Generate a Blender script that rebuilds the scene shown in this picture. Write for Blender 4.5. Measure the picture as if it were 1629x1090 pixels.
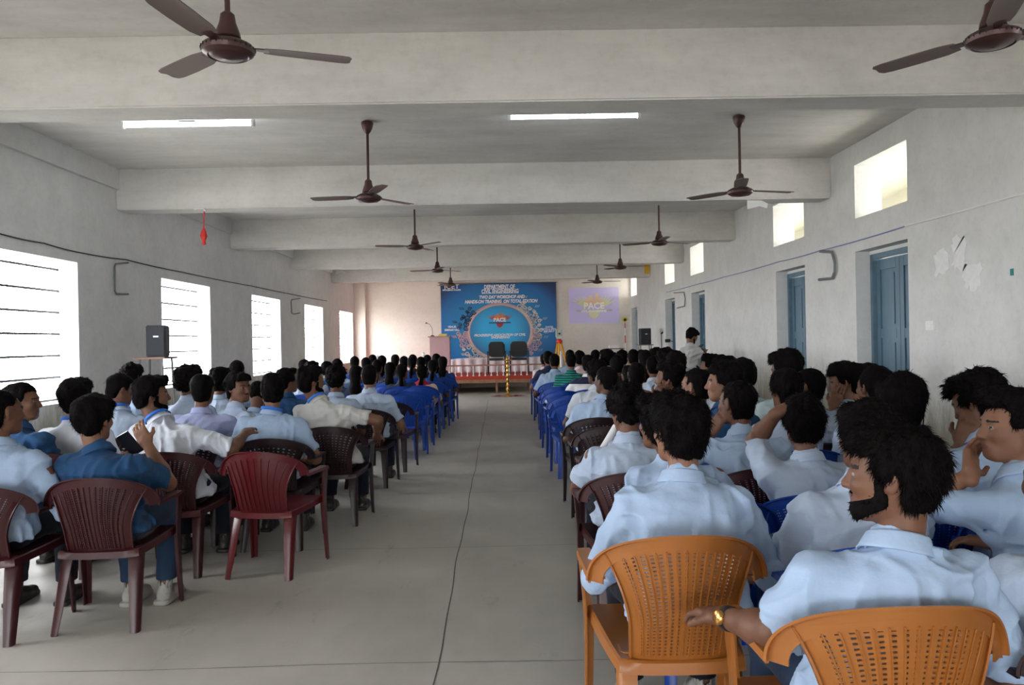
import bpy, bmesh, math, random
import numpy as np
from mathutils import Vector, Matrix
for o in list(bpy.data.objects): bpy.data.objects.remove(o, do_unlink=True)
SC = bpy.context.scene
COL = SC.collection
# ------------------------------------------------------------------ camera
W_, H_, FPX = 1629, 1090, 1242.0
CAMZ = 1.5
YAW, PIT, ROL = math.radians(.592), math.radians(-.133), math.radians(-1.071)
fwd = np.array([math.sin(YAW) * math.cos(PIT), math.cos(YAW) * math.cos(PIT), math.sin(PIT)])
r_ = np.array([math.cos(YAW), -math.sin(YAW), 0]); u_ = np.cross(r_, fwd)
RX = math.cos(ROL) * r_ + math.sin(ROL) * u_; UX = -math.sin(ROL) * r_ + math.cos(ROL) * u_
cam = bpy.data.cameras.new('camera'); camo = bpy.data.objects.new('camera', cam); COL.objects.link(camo)
cam.sensor_width = 36; cam.lens = FPX / W_ * 36; cam.clip_start = .05; cam.clip_end = 200
camo.matrix_world = Matrix([[RX[0], UX[0], -fwd[0], 0], [RX[1], UX[1], -fwd[1], 0], [RX[2], UX[2], -fwd[2], CAMZ], [0, 0, 0, 1]])
SC.camera = camo
def ray(px, py):
    return fwd + RX * (px - W_ / 2) / FPX - UX * (py - H_ / 2) / FPX
def atY(px, py, Y):                                   # where the sight line through a photo pixel meets the plane y = Y
    d = ray(px, py); t = Y / d[1]; return np.array([d[0] * t, Y, CAMZ + d[2] * t])
def atZ(px, py, Z=0.):
    d = ray(px, py); t = (Z - CAMZ) / d[2]; return np.array([d[0] * t, d[1] * t, Z])
# ------------------------------------------------------------------ daylight, exposure
SC.view_settings.view_transform = 'Standard'; SC.view_settings.look = 'None'
SC.view_settings.gamma = 1.0; SC.view_settings.use_curve_mapping = False
SC.view_settings.exposure = 1.12
SC.cycles.max_bounces = 8; SC.cycles.diffuse_bounces = 6; SC.cycles.glossy_bounces = 3; SC.cycles.transmission_bounces = 3
SC.cycles.use_denoising = True; SC.cycles.caustics_reflective = False; SC.cycles.caustics_refractive = False
SC.cycles.sample_clamp_indirect = 6.0
wd = bpy.data.worlds.new('sky'); SC.world = wd; wd.use_nodes = True
nt = wd.node_tree; nt.nodes.clear()
wo = nt.nodes.new('ShaderNodeOutputWorld'); bg = nt.nodes.new('ShaderNodeBackground')
bg.inputs[0].default_value = (.95, .965, 1.0, 1); bg.inputs[1].default_value = 9.0
nt.links.new(bg.outputs[0], wo.inputs[0])
XL, XR, Y0, Y1, ZC, ZB = -4.8, 4.15, -9.0, 25.4, 3.73, 3.22
WIN = [(-8.8, -6.9), (-4.85, -2.95), (-.9, 1.0), (3.05, 4.9), (7.02, 8.87), (11.03, 12.84), (14.97, 16.85), (18.92, 20.81), (22.93, 24.89)]
WZ0, WZ1 = .916, 2.475
DOORS = [(-5.0, -3.8), (2.2, 3.4), (7.95, 9.14), (10.68, 11.82), (16.03, 17.16), (18.84, 19.96), (24.18, 25.3)]
DZ = 2.469
VENTS = [(-5.0, -3.8), (2.2, 3.4), (7.94, 9.13), (10.69, 11.9), (16.08, 17.21), (18.84, 19.96), (24.18, 25.3)]
VZ0, VZ1 = 2.855, 3.48
def portal(name, loc, rot, sx, sy):
    l = bpy.data.lights.new(name, 'AREA'); l.shape = 'RECTANGLE'; l.size = sx; l.size_y = sy
    l.cycles.is_portal = True
    o = bpy.data.objects.new(name, l); COL.objects.link(o); o.location = loc; o.rotation_euler = rot
for a, b in WIN: portal('window_daylight', (XL - .3, (a + b) / 2, (WZ0 + WZ1) / 2), (0, -math.pi / 2, 0), WZ1 - WZ0, b - a)
for a, b in VENTS: portal('vent_daylight', (XR + .32, (a + b) / 2, (VZ0 + VZ1) / 2), (0, math.pi / 2, 0), VZ1 - VZ0, b - a)
portal('rear_opening_daylight', (-.25, Y0 - .3, 1.7), (math.pi / 2, 0, 0), 6.1, 1.8)
# ------------------------------------------------------------------ materials
M = {}
def mat(name, col, rough=.6, bump=0, scale=60, metal=0, spec=.5, var=0, vscale=3., sheen=0, coat=0, stretch=(1, 1, 1), emit=None, bdist=.002, detail=4):
    m = bpy.data.materials.new(name); m.use_nodes = True; M[name] = m
    t = m.node_tree; b = t.nodes['Principled BSDF']; N = t.nodes.new; K = t.links.new
    b.inputs['Base Color'].default_value = (*col, 1); b.inputs['Roughness'].default_value = rough
    b.inputs['Metallic'].default_value = metal; b.inputs['Specular IOR Level'].default_value = spec
    b.inputs['Sheen Weight'].default_value = sheen; b.inputs['Coat Weight'].default_value = coat
    if emit: b.inputs['Emission Color'].default_value = (*emit[:3], 1); b.inputs['Emission Strength'].default_value = emit[3]
    if var or bump:
        tc = N('ShaderNodeTexCoord'); mp = N('ShaderNodeMapping'); mp.inputs['Scale'].default_value = stretch; K(tc.outputs['Object'], mp.inputs[0])
    if var:
        n = N('ShaderNodeTexNoise'); n.inputs['Scale'].default_value = vscale; n.inputs['Detail'].default_value = 6; n.inputs['Roughness'].default_value = .6
        K(mp.outputs[0], n.inputs['Vector'])
        r = N('ShaderNodeValToRGB'); r.color_ramp.elements[0].position = .3; r.color_ramp.elements[1].position = .7
        r.color_ramp.elements[0].color = (*[max(c * (1 - var), 0) for c in col], 1); r.color_ramp.elements[1].color = (*[min(c * (1 + var), 1) for c in col], 1)
        K(n.outputs['Fac'], r.inputs[0]); K(r.outputs[0], b.inputs['Base Color'])
    if bump:
        n = N('ShaderNodeTexNoise'); n.inputs['Scale'].default_value = scale; n.inputs['Detail'].default_value = detail; K(mp.outputs[0], n.inputs['Vector'])
        u = N('ShaderNodeBump'); u.inputs['Strength'].default_value = bump; u.inputs['Distance'].default_value = bdist
        K(n.outputs['Fac'], u.inputs['Height']); K(u.outputs[0], b.inputs['Normal'])
    return m
def plaster(name, base, streak, dirt, low=0.):        # limewashed plaster: blotches, brush streaks, patches of wear
    m = mat(name, base, .85, spec=.2); t = m.node_tree; b = t.nodes['Principled BSDF']; N = t.nodes.new; K = t.links.new
    tc = N('ShaderNodeTexCoord')
    def noise(scale, st, d=6, w=.6, dist=0):
        mp = N('ShaderNodeMapping'); mp.inputs['Scale'].default_value = st; K(tc.outputs['Object'], mp.inputs[0])
        n = N('ShaderNodeTexNoise'); n.inputs['Scale'].default_value = scale; n.inputs['Detail'].default_value = d; n.inputs['Roughness'].default_value = w; n.inputs['Distortion'].default_value = dist
        K(mp.outputs[0], n.inputs['Vector']); return n.outputs['Fac']
    def ramp(f, a, c, p0=.35, p1=.7):
        r = N('ShaderNodeValToRGB'); r.color_ramp.elements[0].position = p0; r.color_ramp.elements[1].position = p1
        r.color_ramp.elements[0].color = (*a, 1); r.color_ramp.elements[1].color = (*c, 1); K(f, r.inputs[0]); return r.outputs[0]
    def mul(a, c, f=1.):
        x = N('ShaderNodeMix'); x.data_type = 'RGBA'; x.blend_type = 'MULTIPLY'; x.inputs[0].default_value = f; K(a, x.inputs[6]); K(c, x.inputs[7]); return x.outputs[2]
    c = ramp(noise(.7, (1, 1, 1), 7, .65, .5), [x * (1 - streak) for x in base], base, .3, .65)
    c = mul(c, ramp(noise(2.2, (.35, 1.5, 1.5), 6, .7), (1 - streak,) * 3, (1, 1, 1), .3, .6))
    c = mul(c, ramp(noise(14, (1, 1, 1), 5, .6), (.95, .95, .94), (1, 1, 1), .35, .5))
    if low:                                           # scuffs and seepage stains that end raggedly above the floor
        sp = N('ShaderNodeSeparateXYZ'); K(tc.outputs['Object'], sp.inputs[0])
        ns = noise(2.6, (1, 1, .25), 8, .75)
        a = N('ShaderNodeMath'); a.operation = 'MULTIPLY_ADD'; K(ns, a.inputs[0]); a.inputs[1].default_value = 2.2; a.inputs[2].default_value = .02
        s_ = N('ShaderNodeMath'); s_.operation = 'SUBTRACT'; K(a.outputs[0], s_.inputs[0]); K(sp.outputs[2], s_.inputs[1])
        c2 = ramp(s_.outputs[0], (1, 1, 1), dirt, .02, .5)
        c = mul(c, c2, low)
    K(c, b.inputs['Base Color'])
    u = N('ShaderNodeBump'); u.inputs['Strength'].default_value = .25; u.inputs['Distance'].default_value = .004; K(noise(9, (1, 1, 1), 8, .7), u.inputs['Height']); K(u.outputs[0], b.inputs['Normal'])
    return m
plaster('wall_paint', (.74, .74, .72), .10, (.50, .47, .38), .9)
plaster('ceiling_wash', (.73, .71, .675), .16, (.5, .5, .5))
plaster('back_warm_lit_paint', (.82, .76, .69), .05, (.6, .55, .5), .3)  # stage-end wall: warm light falling there is put into this peach tint
def floor_mat():
    m = mat('concrete_floor', (.40, .39, .36), .42, spec=.4); t = m.node_tree; b = t.nodes['Principled BSDF']; N = t.nodes.new; K = t.links.new
    tc = N('ShaderNodeTexCoord')
    def noise(scale, st, d=6, w=.6):
        mp = N('ShaderNodeMapping'); mp.inputs['Scale'].default_value = st; K(tc.outputs['Object'], mp.inputs[0])
        n = N('ShaderNodeTexNoise'); n.inputs['Scale'].default_value = scale; n.inputs['Detail'].default_value = d; n.inputs['Roughness'].default_value = w
        K(mp.outputs[0], n.inputs['Vector']); return n.outputs['Fac']
    r = N('ShaderNodeValToRGB'); r.color_ramp.elements[0].position = .32; r.color_ramp.elements[1].position = .68
    r.color_ramp.elements[0].color = (.35, .335, .30, 1); r.color_ramp.elements[1].color = (.48, .46, .415, 1)
    K(noise(1.1, (1, .5, 1), 8, .65), r.inputs[0])
    r2 = N('ShaderNodeValToRGB'); r2.color_ramp.elements[0].position = .62; r2.color_ramp.elements[1].position = .72
    r2.color_ramp.elements[0].color = (1, 1, 1, 1); r2.color_ramp.elements[1].color = (.80, .79, .76, 1); K(noise(5, (1, .3, 1), 4, .7), r2.inputs[0])
    x = N('ShaderNodeMix'); x.data_type = 'RGBA'; x.blend_type = 'MULTIPLY'; x.inputs[0].default_value = 1; K(r.outputs[0], x.inputs[6]); K(r2.outputs[0], x.inputs[7])
    K(x.outputs[2], b.inputs['Base Color'])
    rr = N('ShaderNodeMapRange'); rr.inputs[3].default_value = .38; rr.inputs[4].default_value = .62; K(noise(2.5, (1, 1, 1)), rr.inputs[0]); K(rr.outputs[0], b.inputs['Roughness'])
    u = N('ShaderNodeBump'); u.inputs['Strength'].default_value = .15; u.inputs['Distance'].default_value = .003; K(noise(40, (1, 1, 1)), u.inputs['Height']); K(u.outputs[0], b.inputs['Normal'])
floor_mat()
for n_, c_ in (('skin_a', (.225, .108, .064)), ('skin_b', (.15, .068, .039)), ('skin_c', (.082, .036, .022))):
    m = mat(n_, c_, .52, bump=.12, scale=140, var=.10, vscale=9, spec=.35, bdist=.001)
    m.node_tree.nodes['Principled BSDF'].inputs['Subsurface Weight'].default_value = 0
mat('lips', (.15, .06, .05), .45); mat('eye_white', (.27, .25, .23), .3); mat('iris', (.02, .012, .008), .15); mat('brow', (.012, .009, .008), .8)
mat('hair', (.0045, .0035, .0035), .7, bump=.6, scale=90, spec=.05, var=.3, vscale=30, stretch=(1.6, 1.6, .5), bdist=.004)
def cloth(name, c, stripe=None):
    m = mat(name, c, .85, spec=.15, sheen=.05, bump=.5, scale=22, var=.045, vscale=7, bdist=.010, detail=5)
    return m
for n_, c_ in (('shirt_sky', (.35, .465, .64)), ('shirt_pale', (.42, .51, .655)), ('shirt_white', (.57, .61, .68)), ('shirt_lavender', (.36, .40, .62)), ('shirt_mint', (.46, .56, .58)), ('shirt_grey', (.50, .50, .48)),
               ('shirt_navy', (.018, .062, .15)), ('shirt_ink', (.02, .03, .07)), ('shirt_black', (.02, .02, .025)), ('shirt_pink', (.80, .62, .62)), ('kurta_crimson', (.42, .02, .07)),
               ('kurta_blue', (.02, .06, .25)), ('kurta_dark', (.02, .03, .06)), ('kurta_cream', (.70, .52, .36)), ('pants_dark', (.010, .013, .022)), ('pants_denim', (.022, .042, .085)), ('pants_grey', (.10, .10, .11))): cloth(n_, c_)
def striped(name, A, B, n):
    m = cloth(name, A); t = m.node_tree; b = t.nodes['Principled BSDF']; w = t.nodes.new('ShaderNodeTexWave'); w.bands_direction = 'Z'; w.inputs['Scale'].default_value = n; w.inputs['Distortion'].default_value = .6
    tc = t.nodes.new('ShaderNodeTexCoord'); t.links.new(tc.outputs['Object'], w.inputs['Vector'])
    r = t.nodes.new('ShaderNodeValToRGB'); r.color_ramp.interpolation = 'CONSTANT'; r.color_ramp.elements[0].color = (*A, 1); r.color_ramp.elements[1].position = .55; r.color_ramp.elements[1].color = (*B, 1)
    t.links.new(w.outputs['Fac'], r.inputs[0]); t.links.new(r.outputs[0], b.inputs['Base Color'])
striped('shirt_green_stripe', (.02, .30, .24), (.02, .04, .06), 9)
striped('shirt_white_band', (.78, .78, .80), (.025, .03, .07), 1.6)
m = cloth('shirt_speckle', (.08, .08, .09)); t = m.node_tree
for n in t.nodes:
    if n.type == 'VALTORGB': n.color_ramp.elements[0].color = (.02, .02, .025, 1); n.color_ramp.elements[1].color = (.3, .3, .32, 1)
    if n.type == 'TEX_NOISE' and n.inputs['Scale'].default_value == 7: n.inputs['Scale'].default_value = 60
mat('lanyard', (.02, .16, .62), .6); mat('black', (.012, .012, .014), .5); mat('gold', (.75, .40, .12), .25, metal=1)
mat('shoe_dark', (.02, .018, .016), .45); mat('shoe_grey', (.34, .33, .30), .7, var=.15, vscale=20); mat('shoe_brown', (.20, .09, .045), .5); mat('shoe_white', (.6, .58, .56), .6)
mat('plastic_tan', (.33, .115, .022), .36, bump=.05, scale=300, spec=.5, var=.08, vscale=5); mat('plastic_maroon', (.042, .006, .008), .34, spec=.5, var=.15, vscale=6)
mat('plastic_dark', (.018, .005, .007), .36, spec=.5, var=.15, vscale=6); mat('plastic_blue', (.004, .052, .34), .38, spec=.5, var=.08, vscale=6); mat('plastic_red', (.085, .007, .010), .32, spec=.5, var=.15, vscale=6)
mat('steel_bar', (.10, .11, .13), .5, metal=.6); mat('door_blue', (.10, .185, .25), .45, var=.12, vscale=5, bump=.1, scale=30, stretch=(4, 4, .6)); mat('door_frame_paint', (.12, .20, .26), .5, var=.15, vscale=8)
mat('torn_paper', (.74, .75, .74), .9); mat('fan_brown', (.075, .035, .030), .35, metal=.3, spec=.5); mat('fan_blade', (.16, .115, .10), .5); mat('fixture_white', (.85, .85, .85), .5)
mat('tube_glow', (.9, .95, 1), .4, emit=(.86, .95, 1.0, 13)); mat('stage_red', (.42, .045, .025), .9, bump=.4, scale=200, var=.15, vscale=6); mat('wood', (.30, .15, .08), .55, var=.25, vscale=9, stretch=(1, 1, .2)); mat('rail_wood', (.33, .17, .12), .45)
mat('white_paint', (.82, .81, .80), .4); mat('drape', (.74, .67, .70), .85, bump=.5, scale=9, bdist=.02); mat('lectern_pink', (.60, .40, .42), .6, var=.05); mat('lectern_top', (.42, .27, .18), .5)
mat('yellow_paper', (.80, .68, .25), .8); mat('tripod_yellow', (.95, .42, .01), .5); mat('red', (.65, .03, .02), .5); mat('survey_green', (.62, .74, .62), .5); mat('brass', (.62, .40, .12), .28, metal=1); mat('petals', (.20, .02, .05), .9, bump=1, scale=80)
mat('speaker_black', (.02, .024, .03), .7, bump=.3, scale=400); mat('stool_wood', (.20, .11, .07), .6); mat('pipe_grey', (.16, .165, .17), .5); mat('cable_dark', (.05, .045, .045), .7); mat('cable_blue', (.25, .28, .48), .6)
mat('seat_black', (.012, .013, .015), .55, bump=.2, scale=120); mat('print_white', (.88, .90, .93), .6); mat('print_rose', (.56, .36, .38), .6); mat('print_cream', (.66, .64, .56), .6); mat('print_orange', (.80, .24, .05), .6); mat('print_red', (.45, .04, .06), .6); mat('print_navy', (.01, .03, .10), .6); mat('print_wing', (.36, .16, .22), .6)
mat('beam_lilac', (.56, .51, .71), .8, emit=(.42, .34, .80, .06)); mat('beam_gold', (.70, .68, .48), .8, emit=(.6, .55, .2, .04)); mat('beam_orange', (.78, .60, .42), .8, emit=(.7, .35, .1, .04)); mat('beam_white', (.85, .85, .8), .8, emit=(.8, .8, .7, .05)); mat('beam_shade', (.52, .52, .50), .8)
mat('ground_outside', (.52, .50, .46), .9); mat('corridor_paint', (.46, .44, .35), .8); mat('phone', (.02, .02, .025), .2); mat('paper', (.82, .83, .86), .8); mat('switch_white', (.8, .79, .76), .4); mat('saffron', (.85, .52, .04), .7)
# ------------------------------------------------------------------ small mesh kit
class MB:
    def __init__(s): s.V = []; s.F = []; s.m = []
    def add(s, V, F, mi=0):
        k = len(s.V); s.V += [tuple(map(float, v)) for v in V]; s.F += [tuple(int(i) + k for i in f) for f in F]; s.m += [mi] * len(F); return s
    def box(s, a, b, mi=0, M4=None):
        (x0, y0, z0), (x1, y1, z1) = a, b
        V = [(x, y, z) for x in (x0, x1) for y in (y0, y1) for z in (z0, z1)]
        if M4 is not None: V = [tuple(M4 @ Vector(v)) for v in V]
        return s.add(V, [(0, 1, 3, 2), (4, 6, 7, 5), (0, 4, 5, 1), (2, 3, 7, 6), (0, 2, 6, 4), (1, 5, 7, 3)], mi)
    def tube(s, pts, r, n=10, mi=0, cap=True, radii=None):
        pts = [np.array(p, float) for p in pts]; V = []; k = len(pts)
        for i, p in enumerate(pts):
            d = nrm0(pts[min(i + 1, k - 1)] - pts[max(i - 1, 0)])
            if i == 0:
                ref = np.array([0, 0, 1.]) if abs(d[2]) < .9 else np.array([1., 0, 0]); a = nrm0(np.cross(d, ref))
            else: a = nrm0(a - d * (a @ d))
            b = np.cross(d, a); rr = radii[i] if radii is not None else r
            V += [p + (a * math.cos(t) + b * math.sin(t)) * rr for t in np.linspace(0, 2 * math.pi, n, endpoint=False)]
        F = [(i * n + j, i * n + (j + 1) % n, (i + 1) * n + (j + 1) % n, (i + 1) * n + j) for i in range(k - 1) for j in range(n)]
        if cap: F += [tuple(range(n))[::-1], tuple((k - 1) * n + j for j in range(n))]
        return s.add(V, F, mi)
    def lathe(s, prof, c=(0, 0, 0), n=24, mi=0, cap=True):
        V = [(c[0] + r * math.cos(t), c[1] + r * math.sin(t), c[2] + z) for r, z in prof for t in np.linspace(0, 2 * math.pi, n, endpoint=False)]
        F = [(i * n + j, i * n + (j + 1) % n, (i + 1) * n + (j + 1) % n, (i + 1) * n + j) for i in range(len(prof) - 1) for j in range(n)]
        if cap: F += [tuple(range(n))[::-1], tuple((len(prof) - 1) * n + j for j in range(n))]
        return s.add(V, F, mi)
    def poly(s, P, y0, y1, mi=0, M4=None):                  # an x,z outline given thickness along y
        n = len(P); V = [(x, y0, z) for x, z in P] + [(x, y1, z) for x, z in P]
        if M4 is not None: V = [tuple(M4 @ Vector(v)) for v in V]
        return s.add(V, [tuple(range(n)), tuple(range(2 * n - 1, n - 1, -1))] + [(i, i + n, (i + 1) % n + n, (i + 1) % n) for i in range(n)], mi)
    def loft(s, rings, mi=0, cap=True, closed=True):
        n = len(rings[0]); V = [v for r in rings for v in r]; k = len(rings); e = n if closed else n - 1
        F = [(i * n + j, i * n + (j + 1) % n, (i + 1) * n + (j + 1) % n, (i + 1) * n + j) for i in range(k - 1) for j in range(e)]
        if cap: F += [tuple(range(n))[::-1], tuple((k - 1) * n + j for j in range(n))]
        return s.add(V, F, mi)
    def mesh(s, name, mats, smooth=False, bevel=0, angle=35):
        me = bpy.data.meshes.new(name); me.from_pydata(s.V, [], s.F)
        for m in (mats if isinstance(mats, (list, tuple)) else [mats]): me.materials.append(M[m] if isinstance(m, str) else m)
        me.polygons.foreach_set('material_index', s.m)
        bm = bmesh.new(); bm.from_mesh(me)
        bmesh.ops.recalc_face_normals(bm, faces=bm.faces)
        if bevel:
            es = [e for e in bm.edges if len(e.link_faces) == 2 and e.calc_face_angle(0) > .6]
            bmesh.ops.bevel(bm, geom=es, offset=bevel, segments=2, affect='EDGES', clamp_overlap=True)
        if smooth:
            for f in bm.faces: f.smooth = True
            for e in bm.edges:
                if len(e.link_faces) == 2 and e.calc_face_angle(0) > math.radians(angle): e.smooth = False
        bm.to_mesh(me); bm.free(); return me
    def obj(s, name, mats, parent=None, **k):
        o = bpy.data.objects.new(name, s.mesh(name, mats, **k)); COL.objects.link(o)
        if parent is not None: o.parent = parent
        return o
def nrm0(v): v = np.asarray(v, float); return v / (np.linalg.norm(v) + 1e-12)
def tag(o, label=None, cat=None, group=None, kind=None):
    if label: o['label'] = label
    if cat: o['category'] = cat
    if group: o['group'] = group
    if kind: o['kind'] = kind
    return o
def empty(name, loc, rz=0, **k):
    o = bpy.data.objects.new(name, None); COL.objects.link(o); o.location = [float(v) for v in loc]; o.rotation_euler = (0, 0, rz); o.empty_display_size = .2
    return tag(o, **k)
def copy_tree(o, parent=None):
    c = o.copy(); COL.objects.link(c)
    if parent is not None: c.parent = parent
    for ch in KIDS.get(o.name, None) or [x for x in o.children]: copy_tree(ch, c)
    return c
KIDS = {}
# ------------------------------------------------------------------ the room
def wall_x(name, xa, xb, y0, y1, z0, z1, holes, m):        # wall running along y, holes = (ya, yb, za, zb)
    b = MB(); ys = sorted({y0, y1, *[h[0] for h in holes], *[h[1] for h in holes]})
    for a, c in zip(ys[:-1], ys[1:]):
        cut = sorted((h[2], h[3]) for h in holes if h[0] <= a + 1e-6 and h[1] >= c - 1e-6); z = z0
        for p, q in cut:
            if p > z: b.box((xa, a, z), (xb, c, p))
            z = q
        if z < z1: b.box((xa, a, z), (xb, c, z1))
    return tag(b.obj(name, m), kind='structure')
def wall_y(name, ya, yb, x0, x1, z0, z1, holes, m):
    b = MB(); xs = sorted({x0, x1, *[h[0] for h in holes], *[h[1] for h in holes]})
    for a, c in zip(xs[:-1], xs[1:]):
        z = z0
        for p, q in sorted((h[2], h[3]) for h in holes if h[0] <= a + 1e-6 and h[1] >= c - 1e-6):
            if p > z: b.box((a, ya, z), (c, yb, p))
            z = q
        if z < z1: b.box((a, ya, z), (c, yb, z1))
    return tag(b.obj(name, m), kind='structure')
fl = tag(MB().box((XL - .3, Y0 - .3, -.2), (XR + .32, Y1 + .3, 0)).obj('floor', 'concrete_floor'), kind='structure')
b = MB()                                                    # grooves between the floor bays
p, q = atZ(690, 1088), atZ(776, 640); pts = [p + (q - p) * t + np.array([.006 * math.sin(t * 37) + .004 * math.sin(t * 91), 0, .0012]) for t in np.linspace(-.15, 1.05, 90)]
for a, c in zip(pts[:-1], pts[1:]):
    w_ = .0035; b.add([a + [-w_, 0, 0], a + [w_, 0, 0], c + [w_, 0, 0], c + [-w_, 0, 0]], [(0, 1, 2, 3)])
for y in np.arange(1.6, 22, 2.05):
    xs = np.linspace(XL, XR, 24)
    for a, c in zip(xs[:-1], xs[1:]):
        ya, yc = y + .01 * math.sin(a * 3 + y), y + .01 * math.sin(c * 3 + y); b.add([(a, ya, .001), (c, yc, .001), (c, yc + .004, .001), (a, ya + .004, .001)], [(0, 1, 2, 3)])
mat('groove', (.09, .085, .08), .9)
gr = b.obj('floor_groove', 'groove', fl)
tag(MB().box((XL - .3, Y0 - .3, ZC), (XR + .32, Y1 + .3, ZC + .2)).obj('ceiling', 'ceiling_wash'), kind='structure')
wall_x('wall_left', XL - .3, XL, Y0, Y1, 0, ZC, [(a, c, WZ0, WZ1) for a, c in WIN], 'wall_paint')
wall_x('wall_right', XR, XR + .32, Y0, Y1, 0, ZC, [(a, c, 0, DZ) for a, c in DOORS] + [(a, c, VZ0, VZ1) for a, c in VENTS], 'wall_paint')
wall_y('wall_back', Y1, Y1 + .3, XL - .3, XR + .32, 0, ZC, [], 'back_warm_lit_paint')
wall_y('wall_rear', Y0 - .3, Y0, XL - .3, XR + .32, 0, ZC, [(-3.3, 2.8, .8, 2.6)], 'wall_paint')
for i, y in enumerate((-6.45, -2.43, 1.59, 5.62, 9.78, 13.84, 17.81, 21.89)):
    tag(MB().box((XL, y, ZB), (XR, y + .34, ZC + .01)).obj('trim_%d' % (i + 1), 'ceiling_wash', bevel=.012, smooth=True), kind='structure')
tag(MB().box((XL, Y0, 3.47), (XL + .05, Y1, ZC)).obj('trim_9', 'wall_paint'), kind='structure')
tag(MB().box((-4.8, 25.18, 0), (-4.45, 25.4, ZC)).obj('trim_10', 'back_warm_lit_paint'), kind='structure')
tag(MB().box((-60, -40, -.35), (60, 70, -.21)).obj('ground', 'ground_outside'), kind='structure')
b = MB(); b.box((4.47, Y0, 3.80), (6.7, Y1, 4.0)); b.box((4.47, Y0, -.2), (6.7, Y1, -.02)); b.box((6.55, Y0, 0), (6.7, Y1, 1.0)); b.box((6.55, Y0, 3.1), (6.7, Y1, 3.8))  # corridor; its upper outer strip is added to cut sky light at the vents
for y in np.arange(-8, 25, 4.03): b.box((6.4, y, 0), (6.7, y + .35, 3.8))
tag(b.obj('wall_corridor', 'corridor_paint'), kind='structure')
# windows: steel grilles in open window holes
for i, (a, c) in enumerate(WIN):
    w = tag(empty('window_%d' % (i + 1), (XL - .22, (a + c) / 2, WZ0)), kind='structure')
    b = MB(); ya, yc = a - (a + c) / 2, c - (a + c) / 2; h = WZ1 - WZ0
    for z in [.02] + list(np.linspace(.27, h - .08, 6)): b.box((-.004, ya, z - .012), (.004, yc, z + .012))
    g = b.obj('window_bar', 'steel_bar', w)
    b = MB()
    for y in np.arange(ya + .06, yc, .11): b.tube([(0, y, 0), (0, y, h)], .0022, 6)
    b.obj('window_rod', 'steel_bar', w)
# doors: deep reveals with painted double leaves
for i, (a, c) in enumerate(DOORS):
    d = tag(empty('door_%d' % (i + 1), (XR + .17, (a + c) / 2, 0)), kind='structure'); w = c - a
    b = MB(); f = .06
    b.box((0, -w / 2, 0), (.11, -w / 2 + f, DZ - .04)); b.box((0, w / 2 - f, 0), (.11, w / 2, DZ - .04)); b.box((0, -w / 2 + f, DZ - .04 - f), (.11, w / 2 - f, DZ - .04))
    b.obj('door_frame', 'door_frame_paint', d, bevel=.004)
    if i < 4 or True:
        b = MB(); b.box((0, -w / 2, DZ - .04), (.10, w / 2, DZ)); b.obj('door_filler', 'torn_paper', d)
    for sg in (-1, 1):
        y0, y1 = (-w / 2 + f + .004, -.002) if sg < 0 else (.002, w / 2 - f - .004); H = DZ - .11; b = MB(); st = .085
        b.box((.045, y0, .01), (.085, y0 + st, H)); b.box((.045, y1 - st, .01), (.085, y1, H))
        for z0, z1 in ((.01, .2), (.82, .93), (1.45, 1.56), (H - .12, H)): b.box((.045, y0 + st, z0), (.085, y1 - st, z1))
        for z0, z1 in ((.2, .82), (.93, 1.45), (1.56, H - .12)): b.box((.060, y0 + st, z0), (.078, y1 - st, z1)); b.box((.050, y0 + st + .05, z0 + .05), (.064, y1 - st - .05, z1 - .05))
        b.obj('door_leaf', 'door_blue', d, bevel=.003)
    b = MB(); b.tube([(.02, .03, 1.0), (.045, .03, 1.0)], .006); b.tube([(.02, -.06, 1.0), (.02, .06, 1.0)], .008); b.obj('door_bolt', 'steel_bar', d)
# scraps of torn posters on the near door and the wall beside it
def scrap(cx, cy, cz, w, h, seed, nx=-1, parent=None, name='torn_paper', m='torn_paper', th=.0015):
    rg = random.Random(seed); n = 22
    P = [(w / 2 * (1 + rg.uniform(-.45, .12)) * math.copysign(abs(math.cos(t)) ** .6, math.cos(t)), h / 2 * (1 + rg.uniform(-.4, .1)) * math.copysign(abs(math.sin(t)) ** .6, math.sin(t))) for t in np.linspace(0, 2 * math.pi, n, endpoint=False)]
    b = MB(); b.poly(P, 0, th, M4=Matrix.Rotation(math.pi / 2, 4, 'Z'))
    o = b.obj(name, m, parent); o.location = (cx, cy, cz); return o
dx = XR + .17 + .0435
for k, (y, z, w, h) in enumerate(((8.24, 2.18, .16, .10), (8.20, 1.95, .20, .22), (8.22, 1.6, .15, .20), (8.25, .93 + .05, .20, .08), (8.22, .70, .22, .07))):
    tag(scrap(dx, y, z, w, h, k + 3, name='poster_scrap'), 'torn poster scrap on the blue double door nearest the camera, %s' % ['topmost', 'second from top', 'in the middle', 'second from bottom', 'lowest'][k], 'poster')
mat('glue_patch', (.80, .80, .79), .9, var=.05, vscale=20)
for k, (y, z, w, h) in enumerate(((7.35, 2.17, .26, .30), (7.05, 2.22, .28, .36), (6.85, 2.0, .30, .26))):
    tag(scrap(XR - .0016, y, z, w, h, k + 13, name='paper_remnant', m='glue_patch'), 'pale patch of scraped-off poster on right wall, %s of three' % ['closest to the door', 'middle', 'furthest from the door'][k], 'poster')
def onwall(px, py, X):
    d = ray(px, py); t = X / d[0]; return np.array([X, d[1] * t, CAMZ + d[2] * t])
p = onwall(1482, 518, XR)
sw = empty('switchboard', (XR, p[1], p[2]), label='small white switch plate on the right wall beyond the near door', cat='switch')
b = MB(); b.box((-.022, -.075, -.045), (0, .075, .045)); b.obj('plate', 'switch_white', sw, bevel=.004)
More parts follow.
